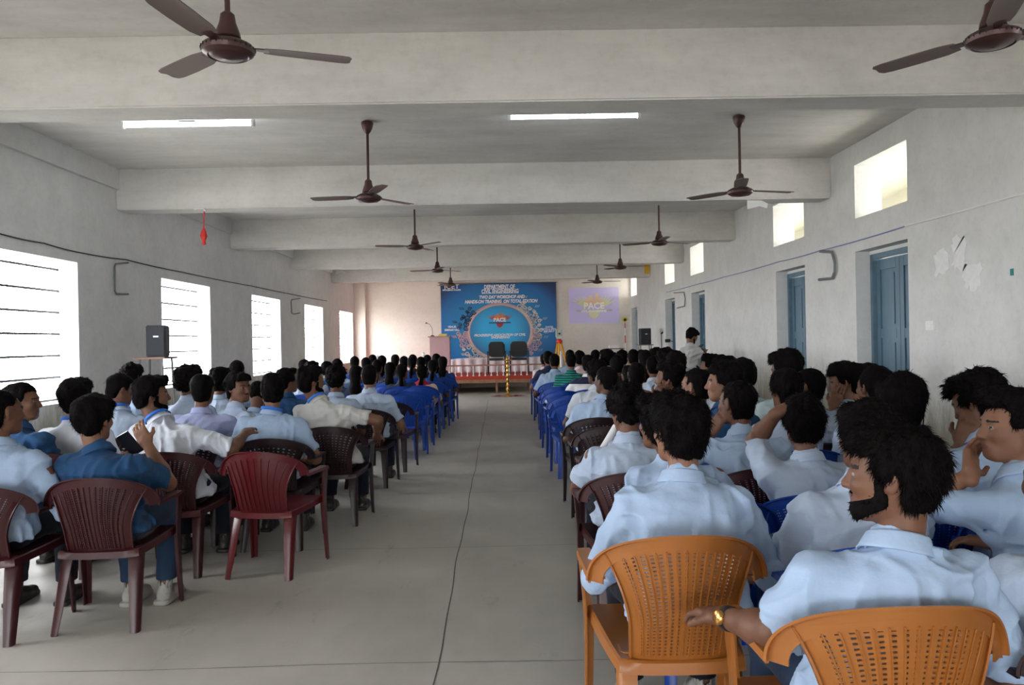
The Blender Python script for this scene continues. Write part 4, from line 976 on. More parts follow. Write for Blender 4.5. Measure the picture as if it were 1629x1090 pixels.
# two padded chairs on the stage
def stage_chair(px0, px1, lab):
    Y = 23.7; a_, c_ = atY(px0, 560, Y)[0], atY(px1, 560, Y)[0]; w = (c_ - a_) / 2; t = empty('visitor_chair', ((a_ + c_) / 2, Y, SZ), label=lab, cat='chair', group='black chairs on the stage')
    def pad(x, y0, y1, z0, z1, rnd, nm):
        n = 24; P = [(math.copysign(abs(math.cos(u)) ** rnd, math.cos(u)) * x, (z0 + z1) / 2 + math.copysign(abs(math.sin(u)) ** rnd, math.sin(u)) * (z1 - z0) / 2) for u in np.linspace(0, 2 * math.pi, n, endpoint=False)]
        b = MB(); b.poly(P, y0, y1); return b.obj(nm, 'seat_black', t, bevel=.012, smooth=True)
    pad(w * .86, .20, .26, .50, .98, .35, 'backrest')
    b = MB(); b.box((-w * .86, -.26, .41), (w * .86, .22, .48)); b.obj('seat', 'seat_black', t, bevel=.02, smooth=True)
    for sg in (-1, 1):
        MB().tube([(sg * w, -.24, 0), (sg * w, -.22, .62), (sg * w, -.20, .66), (sg * w, .20, .66)], .014, 10).obj('front_leg', 'seat_black', t, smooth=True)
        MB().tube([(sg * w * .96, .28, 0), (sg * w * .9, .22, .45), (sg * w * .88, .25, .9)], .014, 10).obj('rear_leg', 'seat_black', t, smooth=True)
        MB().box((sg * w - .025, -.2, .66), (sg * w + .025, .2, .69)).obj('armrest', 'black', t, bevel=.006)
stage_chair(776, 804, 'black padded chair on the stage, the left of the pair'); stage_chair(811, 840, 'black padded chair on the stage, the right of the pair')
# total station on its tripod
q = atY(889.5, 531, 24.6); t = empty('surveying_instrument', (q[0], 24.6, 0), label='pale green total station on a yellow survey tripod beside the banner', cat='surveying instrument')
hd = q[2] - .16; 
for k in range(3):
    a = math.radians(-100 + 120 * k); f = (math.cos(a) * .42, math.sin(a) * .42, 0); tp = (math.cos(a) * .06, math.sin(a) * .06, hd - .12)
    m_ = tuple(tp[i] + (f[i] - tp[i]) * .55 for i in range(3))
    lg = MB().tube([tp, m_], .03, 8).obj('tripod_leg', 'tripod_yellow', t); MB().tube([m_, f], .017, 8, radii=[.017, .008]).obj('leg_extension', 'tripod_yellow', lg)
MB().lathe([(.05, hd - .16), (.10, hd - .12), (.10, hd - .05), (.06, hd - .03), (.06, hd)], n=18).obj('tripod_head', 'red', t)
b = MB(); b.box((-.09, -.08, hd), (.09, .08, hd + .06)); b.box((-.11, -.07, hd + .05), (-.07, .07, hd + .28)); b.box((.07, -.07, hd + .05), (.11, .07, hd + .28)); b.box((-.06, -.08, hd + .09), (.06, .08, hd + .22)); b.box((-.11, -.02, hd + .28), (.11, .02, hd + .31)); b.obj('instrument_body', 'survey_green', t, bevel=.008)
MB().tube([(0, -.13, hd + .16), (0, -.08, hd + .16)], .032, 16).obj('lens', 'black', t)
# ranging rod with reflector
q = atY(994, 510, 23.8); t = empty('prism_pole', (q[0], 23.8, 0), label='red and white survey pole topped by a yellow prism target', cat='survey pole'); n = 9; zt = q[2]
for k in range(n): MB().tube([(0, 0, zt * k / n), (0, 0, zt * (k + 1) / n)], .016, 10).obj('band', 'red' if k % 2 == 0 else 'white_paint', t)
MB().poly([(-.11, .02), (-.05, .10), (.05, .10), (.11, .02), (.04, -.02), (0, -.09), (-.04, -.02)], -.02, .02).obj('target_plate', mat('target_yellow', (.75, .60, .03), .5), t).location = (0, 0, zt)
MB().lathe([(.001, 0), (.045, .0), (.045, .03), (.001, .03)], n=16).obj('prism', 'black', t).matrix_local = Matrix.Translation((0, -.02, zt + .02)) @ Matrix.Rotation(math.pi / 2, 4, 'X')
# stools, loudspeakers, projector
def stool(loc, h, w, lab, m='stool_wood'):
    t = empty('stool', loc, label=lab, cat='stool'); MB().box((-w / 2, -w / 2, h - .025), (w / 2, w / 2, h)).obj('stool_top', m, t, bevel=.004)
    for sx in (-1, 1):
        for sy in (-1, 1): MB().tube([(sx * w * .48, sy * w * .48, 0), (sx * w * .36, sy * w * .36, h - .025)], .014, 8).obj('leg', 'pipe_grey', t)
    b = MB()
    for sy in (-1, 1): b.tube([(-w * .44, sy * w * .44, h * .3), (w * .44, sy * w * .44, h * .3)], .009, 6); b.tube([(sy * w * .44, -w * .44, h * .3), (sy * w * .44, w * .44, h * .3)], .009, 6)
    b.obj('stretcher', 'pipe_grey', t)
def speaker(loc, w, h, d, lab, rz=0):
    t = empty('loudspeaker', loc, rz, label=lab, cat='loudspeaker')
    MB().box((-w / 2, -d / 2, 0), (w / 2, d / 2, h)).obj('cabinet', 'speaker_black', t, bevel=.012)
    b = MB(); b.box((-w / 2 + .02, -d / 2 - .008, .02), (w / 2 - .02, -d / 2, h - .02)); b.obj('grille', 'speaker_black', t, bevel=.003)
    MB().box((-.03, -d / 2 - .011, h * .62), (.03, -d / 2 - .008, h * .62 + .02)).obj('badge', 'fixture_white', t)
p = atY(248, 568, 9.7); stool((p[0] - .0, 9.7, 0), p[2], .38, 'high stool carrying the loudspeaker beside the left windows')
w2 = (atY(269, 540, 9.7)[0] - atY(235, 540, 9.7)[0]); hh = atY(250, 518, 9.7)[2] - p[2]
speaker((p[0] + .03, 9.7, p[2]), w2 * .86, hh, .28, 'black loudspeaker on the stool by the left windows', .25)
p = atY(1026, 548, 20.5); stool((p[0], 20.5, 0), p[2], .38, 'high stool carrying the loudspeaker near the right wall')
speaker((p[0], 20.5, p[2]), (atY(1034, 540, 20.5)[0] - atY(1018, 540, 20.5)[0]), atY(1026, 522.5, 20.5)[2] - p[2], .28, 'black loudspeaker on the stool near the right wall', .1)
p = atY(980, 554, 22); stool((p[0], 22, 0), p[2], .42, 'wooden stool with the projector on it right of the stage')
t = empty('projector', (p[0] - .06, 22, p[2]), label='small white projector on the wooden stool', cat='projector'); MB().box((-.14, -.1, 0), (.14, .1, .08)).obj('case', 'fixture_white', t, bevel=.012); MB().tube([(-.06, .10, .04), (-.06, .125, .04)], .028, 14).obj('lens', 'black', t)
p = atY(1052, 531, 19.6); t = empty('microphone_stand', (p[0], 19.6, 0), label='slim dark microphone stand by the right wall', cat='microphone stand')
MB().tube([(0, 0, .02), (0, 0, p[2])], .010, 8).obj('pole', 'pipe_grey', t); MB().tube([(0, 0, p[2]), (.02, -.06, p[2] + .03)], .02, 10).obj('microphone', 'black', t); MB().lathe([(.13, 0), (.12, .018), (.02, .025)], n=20).obj('base', 'black', t)
p = atY(1062, 541, 16.4); t = empty('camera_tripod', (p[0], 16.4, 0), label='white tripod with dark camera head near the fourth door', cat='tripod')
for k in range(3): a = math.radians(90 + 120 * k + 20); MB().tube([(0, 0, p[2] - .06), (.28 * math.cos(a), .28 * math.sin(a), 0)], .014, 8).obj('leg', 'white_paint', t)
b = MB(); b.box((-.05, -.04, p[2] - .05), (.05, .04, p[2] + .02)); b.tube([(.02, -.03, p[2]), (.09, -.12, p[2] - .04)], .008, 6); b.obj('pan_head', 'black', t)
# brass oil lamp standing in a ring of petals
p = atZ(808, 630); top = atY(807, 568, p[1])[2]; t = empty('oil_lamp', (p[0], p[1], 0), label='tall brass ceremonial oil lamp standing in the aisle before the stage', cat='lamp')
prof = [(.17, 0), (.17, .02), (.10, .05), (.05, .08)]; z = .08
while z < top - .2:
    prof += [(.028, z + .01), (.028, z + .05), (.05, z + .075), (.062, z + .09), (.05, z + .105), (.03, z + .12)]; z += .12
prof += [(.025, top - .12), (.03, top - .10)]
MB().lathe(prof, n=24).obj('stem', 'brass', t, smooth=True)
MB().lathe([(.03, 0), (.10, .02), (.135, .05), (.13, .055), (.09, .035), (.02, .03)], (0, 0, top - .12), n=24).obj('oil_dish', 'brass', t, smooth=True)
MB().lathe([(.03, 0), (.025, .04), (.045, .07), (.02, .10), (.012, .15), (.002, .17)], (0, 0, top - .09), n=16).obj('finial', 'brass', t, smooth=True)
b = MB(); rg = random.Random(3)
for k in range(900):
    a = rg.uniform(0, 2 * math.pi); r = math.sqrt(rg.uniform(.19 ** 2, .46 ** 2)); 
    if rg.random() > .5 + .5 * math.cos(a * 8): r *= .8
    x, y = r * math.cos(a), r * math.sin(a); s__ = rg.uniform(.006, .014); c_, d_ = math.cos(a * 7) * s__, math.sin(a * 7) * s__
    b.add([(x - c_, y - d_, .002), (x + d_, y - c_, .005 + s__ * .4), (x + c_, y + d_, .003), (x - d_, y + c_, .006)], [(0, 1, 2, 3)], rg.randrange(2))
o = b.obj('flower_petals', ['petals', mat('petal_pink', (.5, .12, .18), .9)]); o.location = (p[0], p[1], 0); tag(o, 'ring of dark red petals strewn on the floor round the oil lamp', 'petals', kind='stuff')
# ------------------------------------------------------------------ moulded plastic armchairs
def back_pt(x, z, off=0.):                                  # the curved back: concave shell that leans away
    t = (z - .40) / .40
    y = -.205 - .105 * t - .02 * math.sin(t * 3.1) + 2.35 * x * x * (.35 + .65 * min(max(t, 0), 1)) + off
    return np.array([x, y, z])
def slab(b, path, nrmv, inw, th):                           # strip with thickness and a turned outer lip
    rings = []
    for p, n_, i_ in zip(path, nrmv, inw):
        w, t, lip = i_[3], th, i_[4]; i3 = np.array(i_[:3])
        rings.append([p, p + i3 * w, p + i3 * w - n_ * t, p + i3 * .007 - n_ * t, p + i3 * .007 - n_ * lip, p - n_ * lip])
    b.loft(rings)
def chair_parts(pm, hole=.5, cols=15, rows=30):
    parts = []
    # backrest: arched band, two side rails, pierced panel
    b = MB(); P, Nn, I = [], [], []
    for k in range(37):
        th = math.pi * k / 36; cx, cz = math.cos(th), math.sin(th)
        x = .272 * math.copysign(abs(cx) ** .97, cx); z = .632 + .168 * cz ** .95
        p = back_pt(x, z); x2, z2 = x * .80, .638 + (z - .638) * .70 - .006; q = back_pt(x2, max(z2, .62))
        i_ = nrm0(q - p); P.append(p)
        tt = nrm0(back_pt(x * .99 - .01, z) - back_pt(x * .99 + .01, z)); Nn.append(nrm0(np.cross(i_, np.array([-cz, 0, cx]) + 1e-6)) if False else nrm0(np.array([.9 * x / .27 * -1 * -1, -1, .25]) * np.array([1, 1, 1])))
        I.append((*i_, .052, .020))
    Nn = [nrm0(np.array([-n_[0], -n_[1], -n_[2]])) for n_ in Nn]
    slab(b, P, Nn, I, .006)
    def half(v):                                            # half width of the panel, v = 0 at the seat
        return .128 + .012 * v + .055 * max(v - .35, 0) ** 1.6 * 2.2
    zt = lambda s, : .762 - .058 * s * s
    for sg in (-1, 1):
        rings = []
        for k in range(22):
            v = k / 21; z = .405 + (zt(.95) + .012 - .405) * v; w = half(v); x = sg * (w + .0)
            a, c = back_pt(x, z), back_pt(x + sg * .030, z); n_ = np.array([0, -1, 0])
            rings.append([a, c, c + np.array([0, -.014, 0]), c + np.array([-sg * .006, -.014, 0]), c + np.array([-sg * .006, -.006, 0]), a + np.array([0, -.006, 0])])
        b.loft(rings)
    band = b.obj('x', pm, smooth=True, angle=40); bm_me = band.data; bpy.data.objects.remove(band)
    V = []; F = []; nc, nr = cols * 2 + 1, rows * 2 + 1; fr = [0]
    for i in range(nc): fr.append(fr[-1] + ((1 - hole) if i % 2 == 0 else hole))
    fr = [f / fr[-1] * 2 - 1 for f in fr]; gr_ = [0]
    for j in range(nr): gr_.append(gr_[-1] + (.56 if j % 2 == 0 else .44))
    gr_ = [g / gr_[-1] for g in gr_]
    for s in fr:
        for g in gr_:
            v = g; top = zt(s * .9) + .01; z = .405 + (top - .405) * v; V.append(back_pt(s * (half(v) + .004), z, -.003 + 0))
    m_ = nr + 1
    solid = lambda i, j: not (i % 2 == 1 and j % 2 == 1 and 1 < j < nr - 2) if hole > 0 else True
    for i in range(nc):
        for j in range(nr):
            if solid(i, j): F.append((i * m_ + j, i * m_ + j + 1, (i + 1) * m_ + j + 1, (i + 1) * m_ + j))
    pan = MB().add(V, F); o = pan.obj('x', pm); md = o.modifiers.new('s', 'SOLIDIFY'); md.thickness = .005; md.offset = 0
    bpy.context.view_layer.update(); me = bpy.data.meshes.new_from_object(o.evaluated_get(bpy.context.evaluated_depsgraph_get())); bpy.data.objects.remove(o)
    rb = MB()
    for s in np.linspace(-.92, .92, 13 if hole else 9):
        rings = []
        for k in range(14):
            v = .03 + .93 * k / 13; top = zt(s * .9) + .01; p = back_pt(s * half(v), .405 + (top - .405) * v, -.005); w = .0028
            rings.append([p + [-w, 0, 0], p + [w, 0, 0], p + [w * .4, -.0055, 0], p + [-w * .4, -.0055, 0]])
        rb.loft(rings)
    rbm = rb.mesh('ribs', pm)
    parts += [('backrest', me, bm_me, rbm)]
    # seat
    b = MB(); n = 18; V = []
    def seat(u, v):                                         # u -1..1 across, v 0 rear .. 1 front
        w = (.185 + .050 * v ** .8) ; y = -.215 + .435 * v; x = u * w
        if v > .8: y -= .03 * abs(u) ** 3 * (v - .8) * 5
        z = .405 + .022 * v - .016 * (1 - u * u) * math.sin(min(v, 1) * math.pi) + .010 * u ** 4
        return np.array([x, y, z])
    for i in range(n + 1):
        for j in range(n + 1): V.append(seat(i / n * 2 - 1, j / n))
    top = len(V)
    V += [v - np.array([0, 0, .006]) for v in V]
    F = []
    for i in range(n):
        for j in range(n):
            a = i * (n + 1) + j; F += [(a, a + n + 1, a + n + 2, a + 1), (a + top, a + 1 + top, a + n + 2 + top, a + n + 1 + top)]
    b.add(V, F)
    edge = [seat(-1, t) for t in np.linspace(0, 1, 12)] + [seat(u, 1) for u in np.linspace(-.85, .85, 12)] + [seat(1, t) for t in np.linspace(1, 0, 12)]
    edge += [seat(u, 0) for u in np.linspace(.85, -.85, 8)] + [seat(-1, 0)]
    rings = []
    cen = np.array([0, 0, .4])
    for e in edge:
        o_ = nrm0((e - cen) * [1, 1, 0]); dp = .038
        rings.append([e + [0, 0, .001], e + o_ * .010 + [0, 0, -.004], e + o_ * .014 + [0, 0, -dp], e + o_ * .009 + [0, 0, -dp], e + o_ * .005 + [0, 0, -.008]])
    b.loft(rings, cap=False)
    parts.append(('seat', b.mesh('seat', pm, smooth=True, angle=50)))
    for sg in (-1, 1):                                      # armrests
        b = MB(); ctrl = [(.270, -.040, .643, .046), (.276, .02, .638, .048), (.279, .09, .637, .050), (.279, .15, .640, .048), (.276, .185, .636, .044), (.272, .200, .620, .040)]
        s0 = back_pt(.272, .640); ctrl[0] = (s0[0], s0[1] - .004, s0[2], .050)
        rings = []
        for x, y, z, w in ctrl:
            rings.append([np.array(v) for v in ((sg * (x), y, z), (sg * (x + .004), y, z - .016), (sg * (x - .003), y, z - .016), (sg * (x - .006), y, z - .006), (sg * (x - w), y, z - .006), (sg * (x - w), y, z + .001))])
        b.loft(rings); parts.append(('armrest', b.mesh('armrest', pm, smooth=True, angle=40)))
    for sg in (-1, 1):                                      # front legs rise to the arms
        b = MB(); rings = []
        for z, xo, yo, w, d_ in ((.625, .276, .165, .040, .085), (.58, .272, .165, .034, .080), (.47, .262, .168, .030, .070), (.40, .258, .172, .038, .066), (.30, .257, .178, .036, .058), (.15, .258, .186, .032, .048), (0, .260, .196, .027, .040)):
            x1, x0 = sg * xo, sg * (xo - w); t = .007 * sg; y1, y0 = yo + .025, yo + .025 - d_
            rings.append([(x1, y0, z), (x1, y1 - .01, z), (x1 - t * 1.2, y1, z), (x0, y1, z), (x0, y1 - .007, z), (x1 - t * 1.3, y1 - .008, z), (x1 - t, y1 - .014, z), (x1 - t, y0, z)])
        b.loft(rings); parts.append(('front_leg', b.mesh('front_leg', pm, smooth=True, angle=50)))
    for sg in (-1, 1):                                      # rear legs
        b = MB(); rings = []
        for z, xo, yo, w, d_ in ((.415, .182, -.150, .050, .060), (.36, .192, -.185, .058, .062), (.25, .196, -.215, .052, .056), (.12, .202, -.245, .045, .048), (0, .208, -.275, .037, .040)):
            x1, x0 = sg * xo, sg * (xo - w); y0, y1 = yo - .02, yo - .02 + d_; t = sg * .007
            rings.append([(x1, y1, z), (x1, y0 + .012, z), (x1 - sg * .012, y0, z), (x0, y0, z), (x0, y0 + .007, z), (x1 - sg * .015, y0 + .007, z), (x1 - t, y0 + .015, z), (x1 - t, y1, z)])
        b.loft(rings); parts.append(('rear_leg', b.mesh('rear_leg', pm, smooth=True, angle=50)))
    return parts
CH = {}
def joined(a, *rest):
    bm = bmesh.new(); bm.from_mesh(a)
    for r in rest: bm.from_mesh(r)
    me = bpy.data.meshes.new('backrest'); bm.to_mesh(me); bm.free(); me.materials.append(a.materials[0]); return me
def chair(kind, loc, rz, label, group=None, sc=1.0, sx=1.0):
    if kind not in CH:
        pm, hole = {'tan': ('plastic_tan', .40), 'maroon': ('plastic_maroon', .36), 'red': ('plastic_red', .0), 'dark': ('plastic_dark', .42), 'blue': ('plastic_blue', .45), 'solid_blue': ('plastic_blue', 0), 'solid_maroon': ('plastic_maroon', 0.0)}[kind]
        P = chair_parts(pm, hole) if kind not in ('solid_blue', 'dark') else chair_parts(pm, hole, 11, 16)
        CH[kind] = [('backrest', joined(*P[0][1:]))] + P[1:]
    r = empty('plastic_chair', loc, rz, label=label, cat='chair', group=group); r.scale = (1.08 * sc * sx, 1.05 * sc, 1.03 * sc)
    for nm, me in CH[kind]: child(nm, me, r)
    return r
# ------------------------------------------------------------------ the audience
CK = {'tan': 'tan', 'maroon': 'maroon', 'dark': 'dark brown', 'blue': 'blue', 'red': 'red-brown', 'solid_blue': 'blue', 'solid_maroon': 'maroon'}
NS = [0]
def seat(px, py, d, who, lab, ch='blue', rz=0., crz=None, csc=1., cdx=0., cdy=0., group='seated students', cgroup='plastic chairs in use', clabel=None, cpos=None, csx=1., **k):
    NS[0] += 1; k.setdefault('seed', NS[0])
    H = atY(px, py, d)
    lean = k.setdefault('lean', .06); hx = k.get('hx', 0.)
    c, s = math.cos(rz), math.sin(rz)
    X, Y = H[0] - (c * hx - s * lean) * PS, H[1] - (s * hx + c * lean) * PS
    k['hz'] = H[2] / PS
    if d > 9: k.setdefault('res', .016)
    elif d > 6: k.setdefault('res', .011); k.setdefault('ntuft', 700 if d < 8.5 else 0)
    elif d > 4: k.setdefault('res', .0082); k.setdefault('ntuft', 2500)
    else: k.setdefault('res', .0065 if d > 2.5 else .0055); k.setdefault('ntuft', 5000)
    if k.get('ntuft'): k.setdefault('tuftlen', .022)
    r, p = person((X, Y, 0), rz, lab, group, **k)
    if ch:
        a = rz if crz is None else crz; cc, ss = math.cos(a), math.sin(a)
        o = (X - ss * .015 + cc * cdx - ss * cdy, Y + cc * .015 + ss * cdx + cc * cdy, 0)
        if cpos: o = (*cpos, 0)
        chair(ch, o, a, clabel or '%s plastic armchair under %s' % (CK[ch], who), cgroup, csc, csx)
    return r
S, P_, W, LV, MT, G, NV = 'shirt_sky', 'shirt_pale', 'shirt_white', 'shirt_lavender', 'shirt_mint', 'shirt_grey', 'shirt_navy'
# --- right block, nearest first
seat(1416, 757, 1.97, 'the bearded man with the watch', 'bearded man in a light blue shirt turned left, wrist watch on his resting arm', 'tan', cpos=(.93, 2.11), csx=.93, lean=-.10, hyaw=1.05, hroll=.02, hair='full', beard='full', shirt=S, sleeve=1.0, wide=1.10, csc=1.07,
     arm_l=(-.275, -.07, .70, -.345, .12, .672, 0), watch='l', wdir=V3(-1, -.35, .25), arm_r='rest', skin='skin_b', hs=.96, pants='pants_denim', ntuft=9000, tyaw=.05)
seat(1080, 685, 2.86, 'the man at the near aisle corner', 'young man with thick black hair and rolled light blue sleeves in the tan aisle chair', 'tan', lean=.10, hyaw=.30, hair='full', shirt=S, sleeve=1.02, wide=1.10, csc=1.07, cpos=(.56, 2.78), csx=.92,
     arm_l='wide', arm_r='wide', skin='skin_a', hs=1.0, knee_l=.17, knee_r=.10, shoe='shoe_grey', ntuft=8000)
seat(1693, 770, 2.15, 'the man cut off by the right edge', 'man in light blue mostly cut off at the right edge, dark forearm lowered', 'dark', lean=.08, shirt=P_, sleeve=.95, arm_l='rest', skin='skin_c', hyaw=.3, ntuft=0, res=.009)
seat(1050, 674, 3.62, 'the hidden man before the aisle corner', 'dark-haired man almost hidden behind the thick-haired man in the tan aisle chair', 'blue', lean=.08, hx=-.15, hyaw=.45, shirt=S, wide=1.0, hair='curly', arm_r='wide')
seat(1378, 698, 2.90, 'the man hidden behind the bearded head', 'black-haired man in a light blue shirt half hidden by the bearded man with the watch', 'blue', lean=.10, hx=.10, hyaw=.15, shirt=P_, sleeve=.85, hair='full', wide=1.12, arm_l='wide')
seat(1610, 680, 2.80, 'the man with his chin on his hand', 'young man in profile looking left with his chin resting on his raised hand', 'blue', rz=.25, lean=.12, hyaw=1.2, hair='quiff', shirt=S, sleeve=.8, skin='skin_a', arm_l='chin', hs=1.02, wide=1.02)
seat(1431, 643, 3.55, 'the tall man by the near door', 'tall smooth-haired man in a pale blue shirt sitting before the near blue door', 'blue', lean=.05, hyaw=.1, shirt=P_, hair='full', wide=1.08, arm_r='wide')
seat(1554, 640, 3.50, 'the man with his bowed curly head', 'curly-haired man bowing his head onto his raised left hand beside the right wall', 'blue', lean=.18, hyaw=.55, hpitch=.45, hair='curly', shirt=S, skin='skin_b', arm_l='cheek', wide=1.06)
seat(1278, 673, 3.78, 'the man with a hand on his head', 'man in a light blue shirt holding his raised left hand on top of his head', 'blue', lean=.14, hyaw=-.15, hair='full', shirt=P_, arm_l='top', skin='skin_b', wide=1.08, cdx=-.08)
seat(996, 652, 4.35, 'the curly-haired man with the paper', 'curly-haired man in a pale shirt by the aisle holding a rolled paper', 'maroon', lean=.10, hyaw=.15, hpitch=.25, hair='curly', shirt=P_, arm_l='phone', arm_r='rest', skin='skin_b', wide=1.08)
seat(1171, 642, 4.45, 'the man leaning with a hand at his cheek', 'man with short greying hair, hand at his left cheek, leaning in a light blue shirt', 'maroon', lean=.14, hx=-.05, hyaw=.55, hair='short', shirt=S, arm_l='cheek', skin='skin_b', wide=1.08)
seat(1250, 622, 4.95, 'the man behind the shaved-neck man', 'man with straight black hair behind the man with the close-cropped neck', 'blue', lean=.06, hyaw=.1, shirt=P_, hair='full')
seat(1283, 616, 5.2, 'the man with the cropped neck', 'man with close-cropped hair looking left between the two nearest doors', 'maroon', lean=.05, hyaw=.85, shirt=P_, hair='crop', skin='skin_a')
seat(1345, 609, 5.3, 'the man holding a paper to his face', 'young man in profile holding a white paper up to his forehead near the wall', 'blue', lean=.10, hyaw=1.05, hpitch=.2, shirt=S, hair='full', arm_l='cheek', skin='skin_a')
seat(1250, 588, 5.6, 'the fringed man near the second door', 'man with a thick black fringe looking down left before the second door', 'blue', lean=.05, hyaw=.8, hpitch=.3, shirt=MT, hair='full')
seat(1390, 617, 4.7, 'the man just left of the tall man', 'man whose dark head shows just left of the tall man by the near door', 'blue', shirt=P_, hair='short', hyaw=.3)
seat(1384, 606, 6.2, 'the man below the near door frame', 'man whose hair top shows below the near blue door frame', 'blue', shirt=S, hair='full')
seat(1150, 610, 5.15, 'the man in profile behind raised hand', 'man in left profile with black hair, just behind the man leaning on his cheek', 'blue', lean=.06, hyaw=1.35, hair='full', shirt=NV, skin='skin_a')
seat(1106, 615, 5.6, 'the man gazing left with hand on chin', 'man gazing left with his chin on his hand in the middle of the right block', 'dark', lean=.08, hyaw=.85, hair='short', shirt=S, arm_l='chin', skin='skin_a')
seat(1064, 603, 6.3, 'the man with both hands at his face', 'man turned left with his fingers on his face, light blue shirt', 'maroon', lean=.08, hyaw=1.2, hair='curly', shirt=S, arm_l='cheek', skin='skin_b')
seat(1183, 597, 6.5, 'the broad man by the long plain wall', 'broad man in a mint white shirt by the plain wall between the doors', 'blue', lean=.05, shirt=MT, hair='full', wide=1.15)
seat(1152, 588, 7.6, 'the thick-haired man left of him in mint', 'thick-haired man left of and beyond the broad man in mint white', 'blue', shirt=W, hair='full', hyaw=.7)
seat(963, 606, 7.1, 'the dark man in sky blue by the aisle', 'dark-skinned man in a sky blue shirt turning left beside the aisle', 'dark', lean=.08, hx=.06, hyaw=.65, shirt=S, hair='short', skin='skin_c', wide=1.12, arm_l='wide', cdx=-.05)
seat(948, 594, 8.3, 'the man behind him in sky blue', 'curly-haired man in a white-grey shirt leaning just beyond the dark man in sky blue', 'blue', lean=.12, hyaw=.5, shirt=W, hair='curly', skin='skin_c', wide=1.1, arm_l='wide')
seat(1012, 597, 7.7, 'the man in lavender', 'man with cropped hair in a lavender blue shirt in the middle of the right block', 'blue', shirt=LV, hair='crop', skin='skin_c', wide=1.05)
seat(1076, 581, 7.9, 'the tousled man below the standing man', 'man with a tall tousled hair top sitting in front of the standing man', 'blue', shirt=S, hair='full', hs=1.02)
seat(1060, 575, 8.6, 'the man left of the tousled man', 'man with rounded black hair just left of the tousled tall-haired man', 'blue', shirt=P_, hair='curly', hs=1.05)
seat(1130, 584, 8.3, 'the man in profile near the third door', 'man in left profile in a white shirt below the third door', 'blue', shirt=W, hair='full', hyaw=1.1, skin='skin_a')
seat(1150, 584, 8.9, 'the man behind the third-door profile', 'dark-haired man right of and beyond the profile below the third door', 'blue', shirt=MT, hair='short')
seat(981, 582, 9.6, 'the man in black', 'man in a black shirt with close-cut hair in the right block', 'blue', shirt='shirt_black', hair='short', skin='skin_c', lean=.1)
seat(1001, 600, 8.9, 'the person in speckled black', 'low-sitting person in a speckled black shirt between the men in black and lavender', 'blue', shirt='shirt_speckle', hair='short', lean=.2, hpitch=.4)
seat(964, 572, 11., 'the man with glasses turned left', 'black-haired man turning half left below the projected slide', 'blue', shirt='shirt_black', hair='full', hyaw=.8, skin='skin_a')
seat(1026, 573, 10.2, 'the woman in crimson', 'long-haired woman in a crimson kurta in the right block', 'blue', shirt='kurta_crimson', fem=True, hair='long')
seat(1039, 583, 9.4, 'the person in white behind the crimson kurta', 'dark-haired person in white right of the woman in crimson', 'blue', shirt=W, hair='short')
seat(1007, 570, 11.6, 'the man in grey', 'man in a grey shirt in front of the right loudspeaker', 'blue', shirt='shirt_grey', hair='short')
seat(936, 580, 10.9, 'the man in the banded shirt', 'man in a white shirt with a dark band across it beside the aisle', 'blue', shirt='shirt_white_band', hair='full', lean=.12, hx=.04, arm_l='wide', wide=1.1)
seat(908, 575, 12.3, 'the man in green stripes', 'man in a green and black striped shirt near the stage on the right', 'blue', shirt='shirt_green_stripe', hair='short', wide=1.1)
seat(882, 575, 12.9, 'the aisle man in light blue near the stage', 'man in a light blue shirt resting his arm on an aisle chair near the stage', 'blue', shirt=S, hair='short', skin='skin_c', lean=.1, arm_l='wide', wide=1.1)
seat(872, 571, 14.4, 'the man in dark ink blue', 'man in a dark ink-blue shirt beyond the aisle man in light blue', 'blue', shirt='shirt_ink', hair='full', arm_l='wide')
seat(866, 573, 15.6, 'the person in pale pink', 'person in a pale pink shirt in the front row by the aisle', 'blue', shirt='shirt_pink', hair='short')
seat(922, 571, 13.6, 'the man right of the green stripes', 'man in pink-white just right of and beyond the green striped shirt', 'blue', shirt='shirt_pink', hair='full')
for px, py, d, w_, l_, hy in ((947, 568, 14.2, 'the front student left of the glasses man', 'dark-haired student in a light shirt, left of the man turning half left', .0), (906, 567, 15.6, 'the student beyond the green stripes', 'dark-haired student in the row beyond the man in green stripes', .2),
                       (1021, 570, 13.2, 'the student under the right loudspeaker', 'dark-haired student directly under the right loudspeaker stool', -.2), (1043, 569, 11.5, 'the student beside the microphone stand', 'dark-haired student in line with the microphone stand', .3),
                       (990, 571, 12.6, 'the student below the prism pole', 'dark-haired student below the red and white survey pole', .0), (976, 572, 15., 'the student under the projector stool', 'student whose head shows under the projector stool', 0)):
    seat(px, py, d, w_, l_, 'blue', shirt=random.Random(px).choice([S, W, P_, 'shirt_ink']), hair=random.Random(px).choice(['short', 'full', 'curly']), hyaw=hy)
# --- left block
seat(150, 667, 4.42, 'the man in navy with the phone', 'man in a short-sleeved navy shirt with a phone, nearest in the left block', 'maroon', lean=.08, hx=-.12, hyaw=-.15, hpitch=.1, hair='full', shirt=NV, skin='skin_a', arm_r=(.06, .30, .88, .6, -.1, -1), arm_l='phone', wide=1.08, pants='pants_denim', shoe='shoe_grey', foot_l=(.02, .26), foot_r=(.16, .28), crz=.06, cdy=.06)
seat(4, 657, 4.30, 'the long-sleeved man at the left edge', 'man in a long-sleeved light blue shirt cut by the left edge of the picture', 'maroon', lean=.05, hyaw=-.55, hair='crop', shirt=S, skin='skin_b', sleeve=1.9, arm_r='rest', wide=1.1, rz=.03)
seat(36, 640, 5.2, 'the navy man in profile at the window', 'man in a navy shirt in right profile against the bright near window', 'maroon', rz=-.25, lean=.05, hyaw=-1.15, hair='short', shirt=NV, skin='skin_b', wide=1.08)
